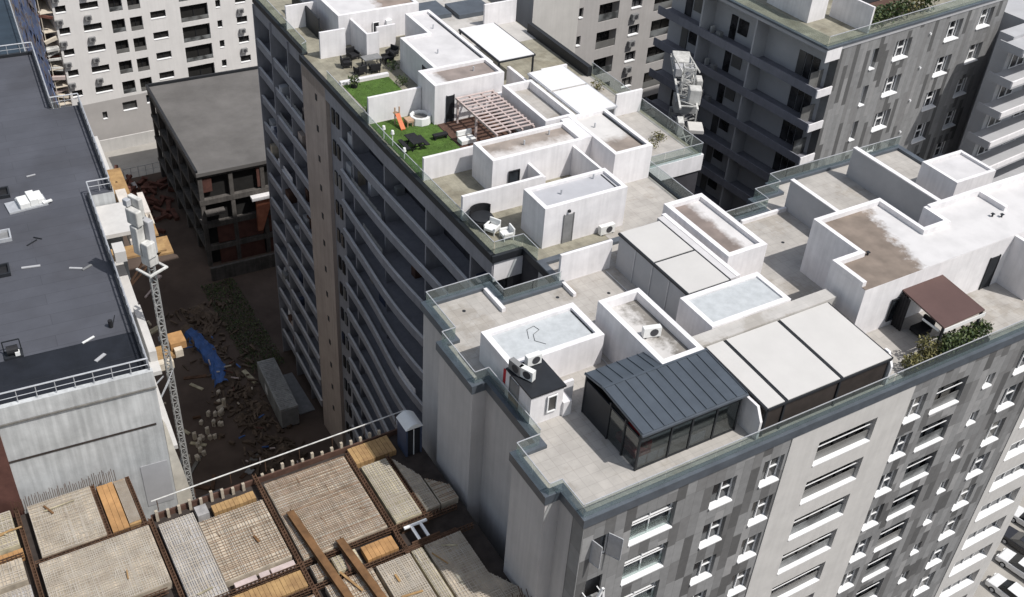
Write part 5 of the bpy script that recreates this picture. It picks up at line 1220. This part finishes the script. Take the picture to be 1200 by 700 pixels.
# ------------------------------------------------------------------ yard between the blocks
ct = thing('site_container','long grey site container cabin parked along the curved block','container',(25.6,84,GZ)); cf = (25.65,83.0,R(-3.5))
MB(cf).box(-.95,.95,-3.6,4.6,GZ+.15,GZ+2.7).build('body','container',ct,.04)
m = MB(cf); 
for i in range(28): m.box(-.99,-.952,-3.5+i*.285,-3.36+i*.285,GZ+.3,GZ+2.55); m.box(-.8,.8,-3.4+i*.285,-3.33+i*.285,GZ+2.702,GZ+2.74)
m.build('corrugation','container',ct)
MB(cf).box(-1.0,-.955,1.0,1.8,GZ+.9,GZ+1.9).build('window','plastic',ct); MB(cf).box(-.85,.85,-3.66,-3.605,GZ+.2,GZ+2.5).build('door','acgrey',ct); MB(cf).box(-.9,-.7,-3.6,4.6,GZ,GZ+.148).box(.7,.9,-3.6,4.6,GZ,GZ+.148).build('skid','dark',ct)
m = MB(); m.box(26.9,29.0-.4,80.6,87.2,GZ+.021,GZ+.12); single(m,'concrete_pad','acgrey','grey concrete pad between the site container and the curved block','pad')
t = thing('tarpaulin','long crumpled blue tarpaulin roll on the yard ground','tarpaulin',(21.2,93.5,GZ))
m = MB(); random.seed(4); N = 14; M_ = 7; pts = []
for i in range(N+1):
    f = i/N; cx = 20.9+1.0*math.sin(f*2.4)-.3*f; cy = 98.6-10*f
    for j in range(M_+1):
        a = math.pi*j/M_; r_ = .75+random.uniform(-.12,.18); pts.append((cx+r_*math.cos(a)*1.05,cy,GZ+.02+r_*math.sin(a)*.9*random.uniform(.8,1.15)))
m.add(pts,[(i*(M_+1)+j,i*(M_+1)+j+1,(i+1)*(M_+1)+j+1,(i+1)*(M_+1)+j) for i in range(N) for j in range(M_)]); m.build('sheet','tarp',t)
random.seed(8)
st0 = None
for i in range(26):
    f = i/25; x = 20.3-5.0*f+random.gauss(0,.5); y = 85.5-6.5*f+random.gauss(0,.8); h = random.uniform(.35,.9); m = MB((x,y,random.random()))
    m.box(-.16,.16,-.16,.16,GZ,GZ+h); m.box(-.2,.2,-.05,.05,GZ+h,GZ+h+.08)
    single(m,'timber_stake','lightblock','short pale timber stake standing in the brown yard','stake','timber stakes across the yard')
sp_ = thing('spoil_heap','long heap of brown spoil and broken boards down the middle of the yard','debris',(22.5,85,GZ)); m = MB()
for i in range(420):
    y = random.uniform(72,103); x = random.gauss(22.6,1.5); s_ = random.uniform(.08,.6); a = random.random()*3
    m.bar((x-s_*math.cos(a),y-s_*math.sin(a),GZ+random.random()*.3),(x+s_*math.cos(a),y+s_*math.sin(a),GZ+.05+random.random()*.5),random.uniform(.05,.35))
for i in range(26):
    y = random.uniform(72,103); x = random.gauss(22.8,.9); r_ = random.uniform(.5,1.3); nn_ = 9
    m.add([(x,y,GZ+r_*.6)]+[(x+r_*random.uniform(.7,1.2)*math.cos(2*math.pi*q/nn_),y+r_*random.uniform(.7,1.2)*math.sin(2*math.pi*q/nn_),GZ) for q in range(nn_)],[(0,1+q,1+(q+1)%nn_) for q in range(nn_)])
o = m.build('debris','debris2',sp_); o['kind'] = 'stuff'
for i in range(22):
    y = random.uniform(74,98); x = random.gauss(22.3,1.3); MB().bar((x,y,GZ+.55),(x+random.uniform(-.8,.8),y+random.uniform(-.8,.8),GZ+.7),.12).build('board',random.choice(('lightblock','woodl','brick','tarp')),sp_)
random.seed(31)
for i in range(46):
    x = random.uniform(11.5,24.5); y = random.uniform(66,112)
    if abs(x-22.5) < 1.6: continue
    a = random.random()*3; L_ = random.uniform(.3,1.4); w_d = random.uniform(.1,.4)
    mb_ = MB((x,y,a)); mb_.box(-L_,L_,-w_d,w_d,GZ+.003,GZ+.06+random.random()*.2)
    q = single(mb_,'board',random.choice(('ply','concdark','woodl','rust','ply3','acgrey')),'loose weathered board lying on the brown yard ground','board','loose boards across the yard')
gx_ = thing('overgrown_bank','dark overgrown bank between the unfinished building and the curved block','bank',(26,100,GZ))
o = clump(MB(),24.6,28.6,89,106.5,GZ,GZ+.35,3800,.12).build('foliage','leaf',gx_); o['kind'] = 'stuff'

# ------------------------------------------------------------------ street at the lower right
def car(label,x,y,rz,paint):
    t = thing('parked_car',label,'car',(x,y,GZ+.03),'cars parked below the front block'); t.rotation_euler = (0,0,rz)
    def pt(mb,nm,mm,par=None,b=0):
        o = mb.build(nm,mm,None,b); o.parent = par or t; ORG[o.name] = (0,0,0); return o
    body = [(-2.15,.3),(2.15,.3),(2.2,.62),(2.05,.85),(1.1,.95),(-1.9,1.0),(-2.2,.8)]
    pt(MB().prof(body,-.88,.88),'body',paint,None,.08)
    m = MB(); m.add([(-1.85,-.82,.98),(1.05,-.82,.95),(1.05,.82,.95),(-1.85,.82,.98),(-1.35,-.68,1.46),(.25,-.68,1.48),(.25,.68,1.48),(-1.35,.68,1.46)],[(0,1,5,4),(1,2,6,5),(2,3,7,6),(3,0,4,7)]); pt(m,'window','pane')
    pt(MB().box(-1.38,.28,-.7,.7,1.465,1.52),'roof',paint,None,.03)
    for sx in (-1.35,1.35):
        for sy in (-.8,.8):
            wl_ = pt(MB().tube((sx,sy-.11,.32),(sx,sy+.11,.32),.32,16),'wheel','rubber'); pt(MB().tube((sx,sy-.125,.32),(sx,sy+.125,.32),.19,12),'rim','galv',wl_)
    for sy in (-.6,.6): pt(MB().box(2.1,2.2,sy-.18,sy+.18,.62,.76),'headlight','plastic')
    return t
car('white car at the very corner of the picture below the front block',79.0,30.2,R(100),'carw')
car('black car parked between white ones below the front block',81.5,32.0,R(98),'carg')
car('white car parked nearest the end wall of the front block',75.6,28.6,R(96),'carw')
car('white car parked farthest along the street, beyond the black one',84.6,33.5,R(101),'carw')
for i,(x,y,s,l) in enumerate(((78.0,36,1.6,'small dark street tree beside the parked cars at the lower right'),(84,38.5,1.9,'larger dark street tree behind the parked cars at the lower right'))):
    t = thing('street_tree',l,'tree',(x,y,GZ+.12)); m = MB(); m.tube((x,y,GZ+.12),(x+.1,y,GZ+2.4),.13,8,.08); m.bar((x+.1,y,GZ+2.3),(x+.7,y+.3,GZ+3.4),.07); m.bar((x+.1,y,GZ+2.3),(x-.5,y-.2,GZ+3.3),.07); m.build('trunk','bark',t)
    m = MB()
    for q in range(7): a = q*.9; clump(m,x+s*.6*math.cos(a)-s*.45,x+s*.6*math.cos(a)+s*.45,y+s*.6*math.sin(a)-s*.45,y+s*.6*math.sin(a)+s*.45,GZ+2.3+.2*(q%3),GZ+3.6+.35*(q%4),150,.16)
    m.build('crown','leaf',t)
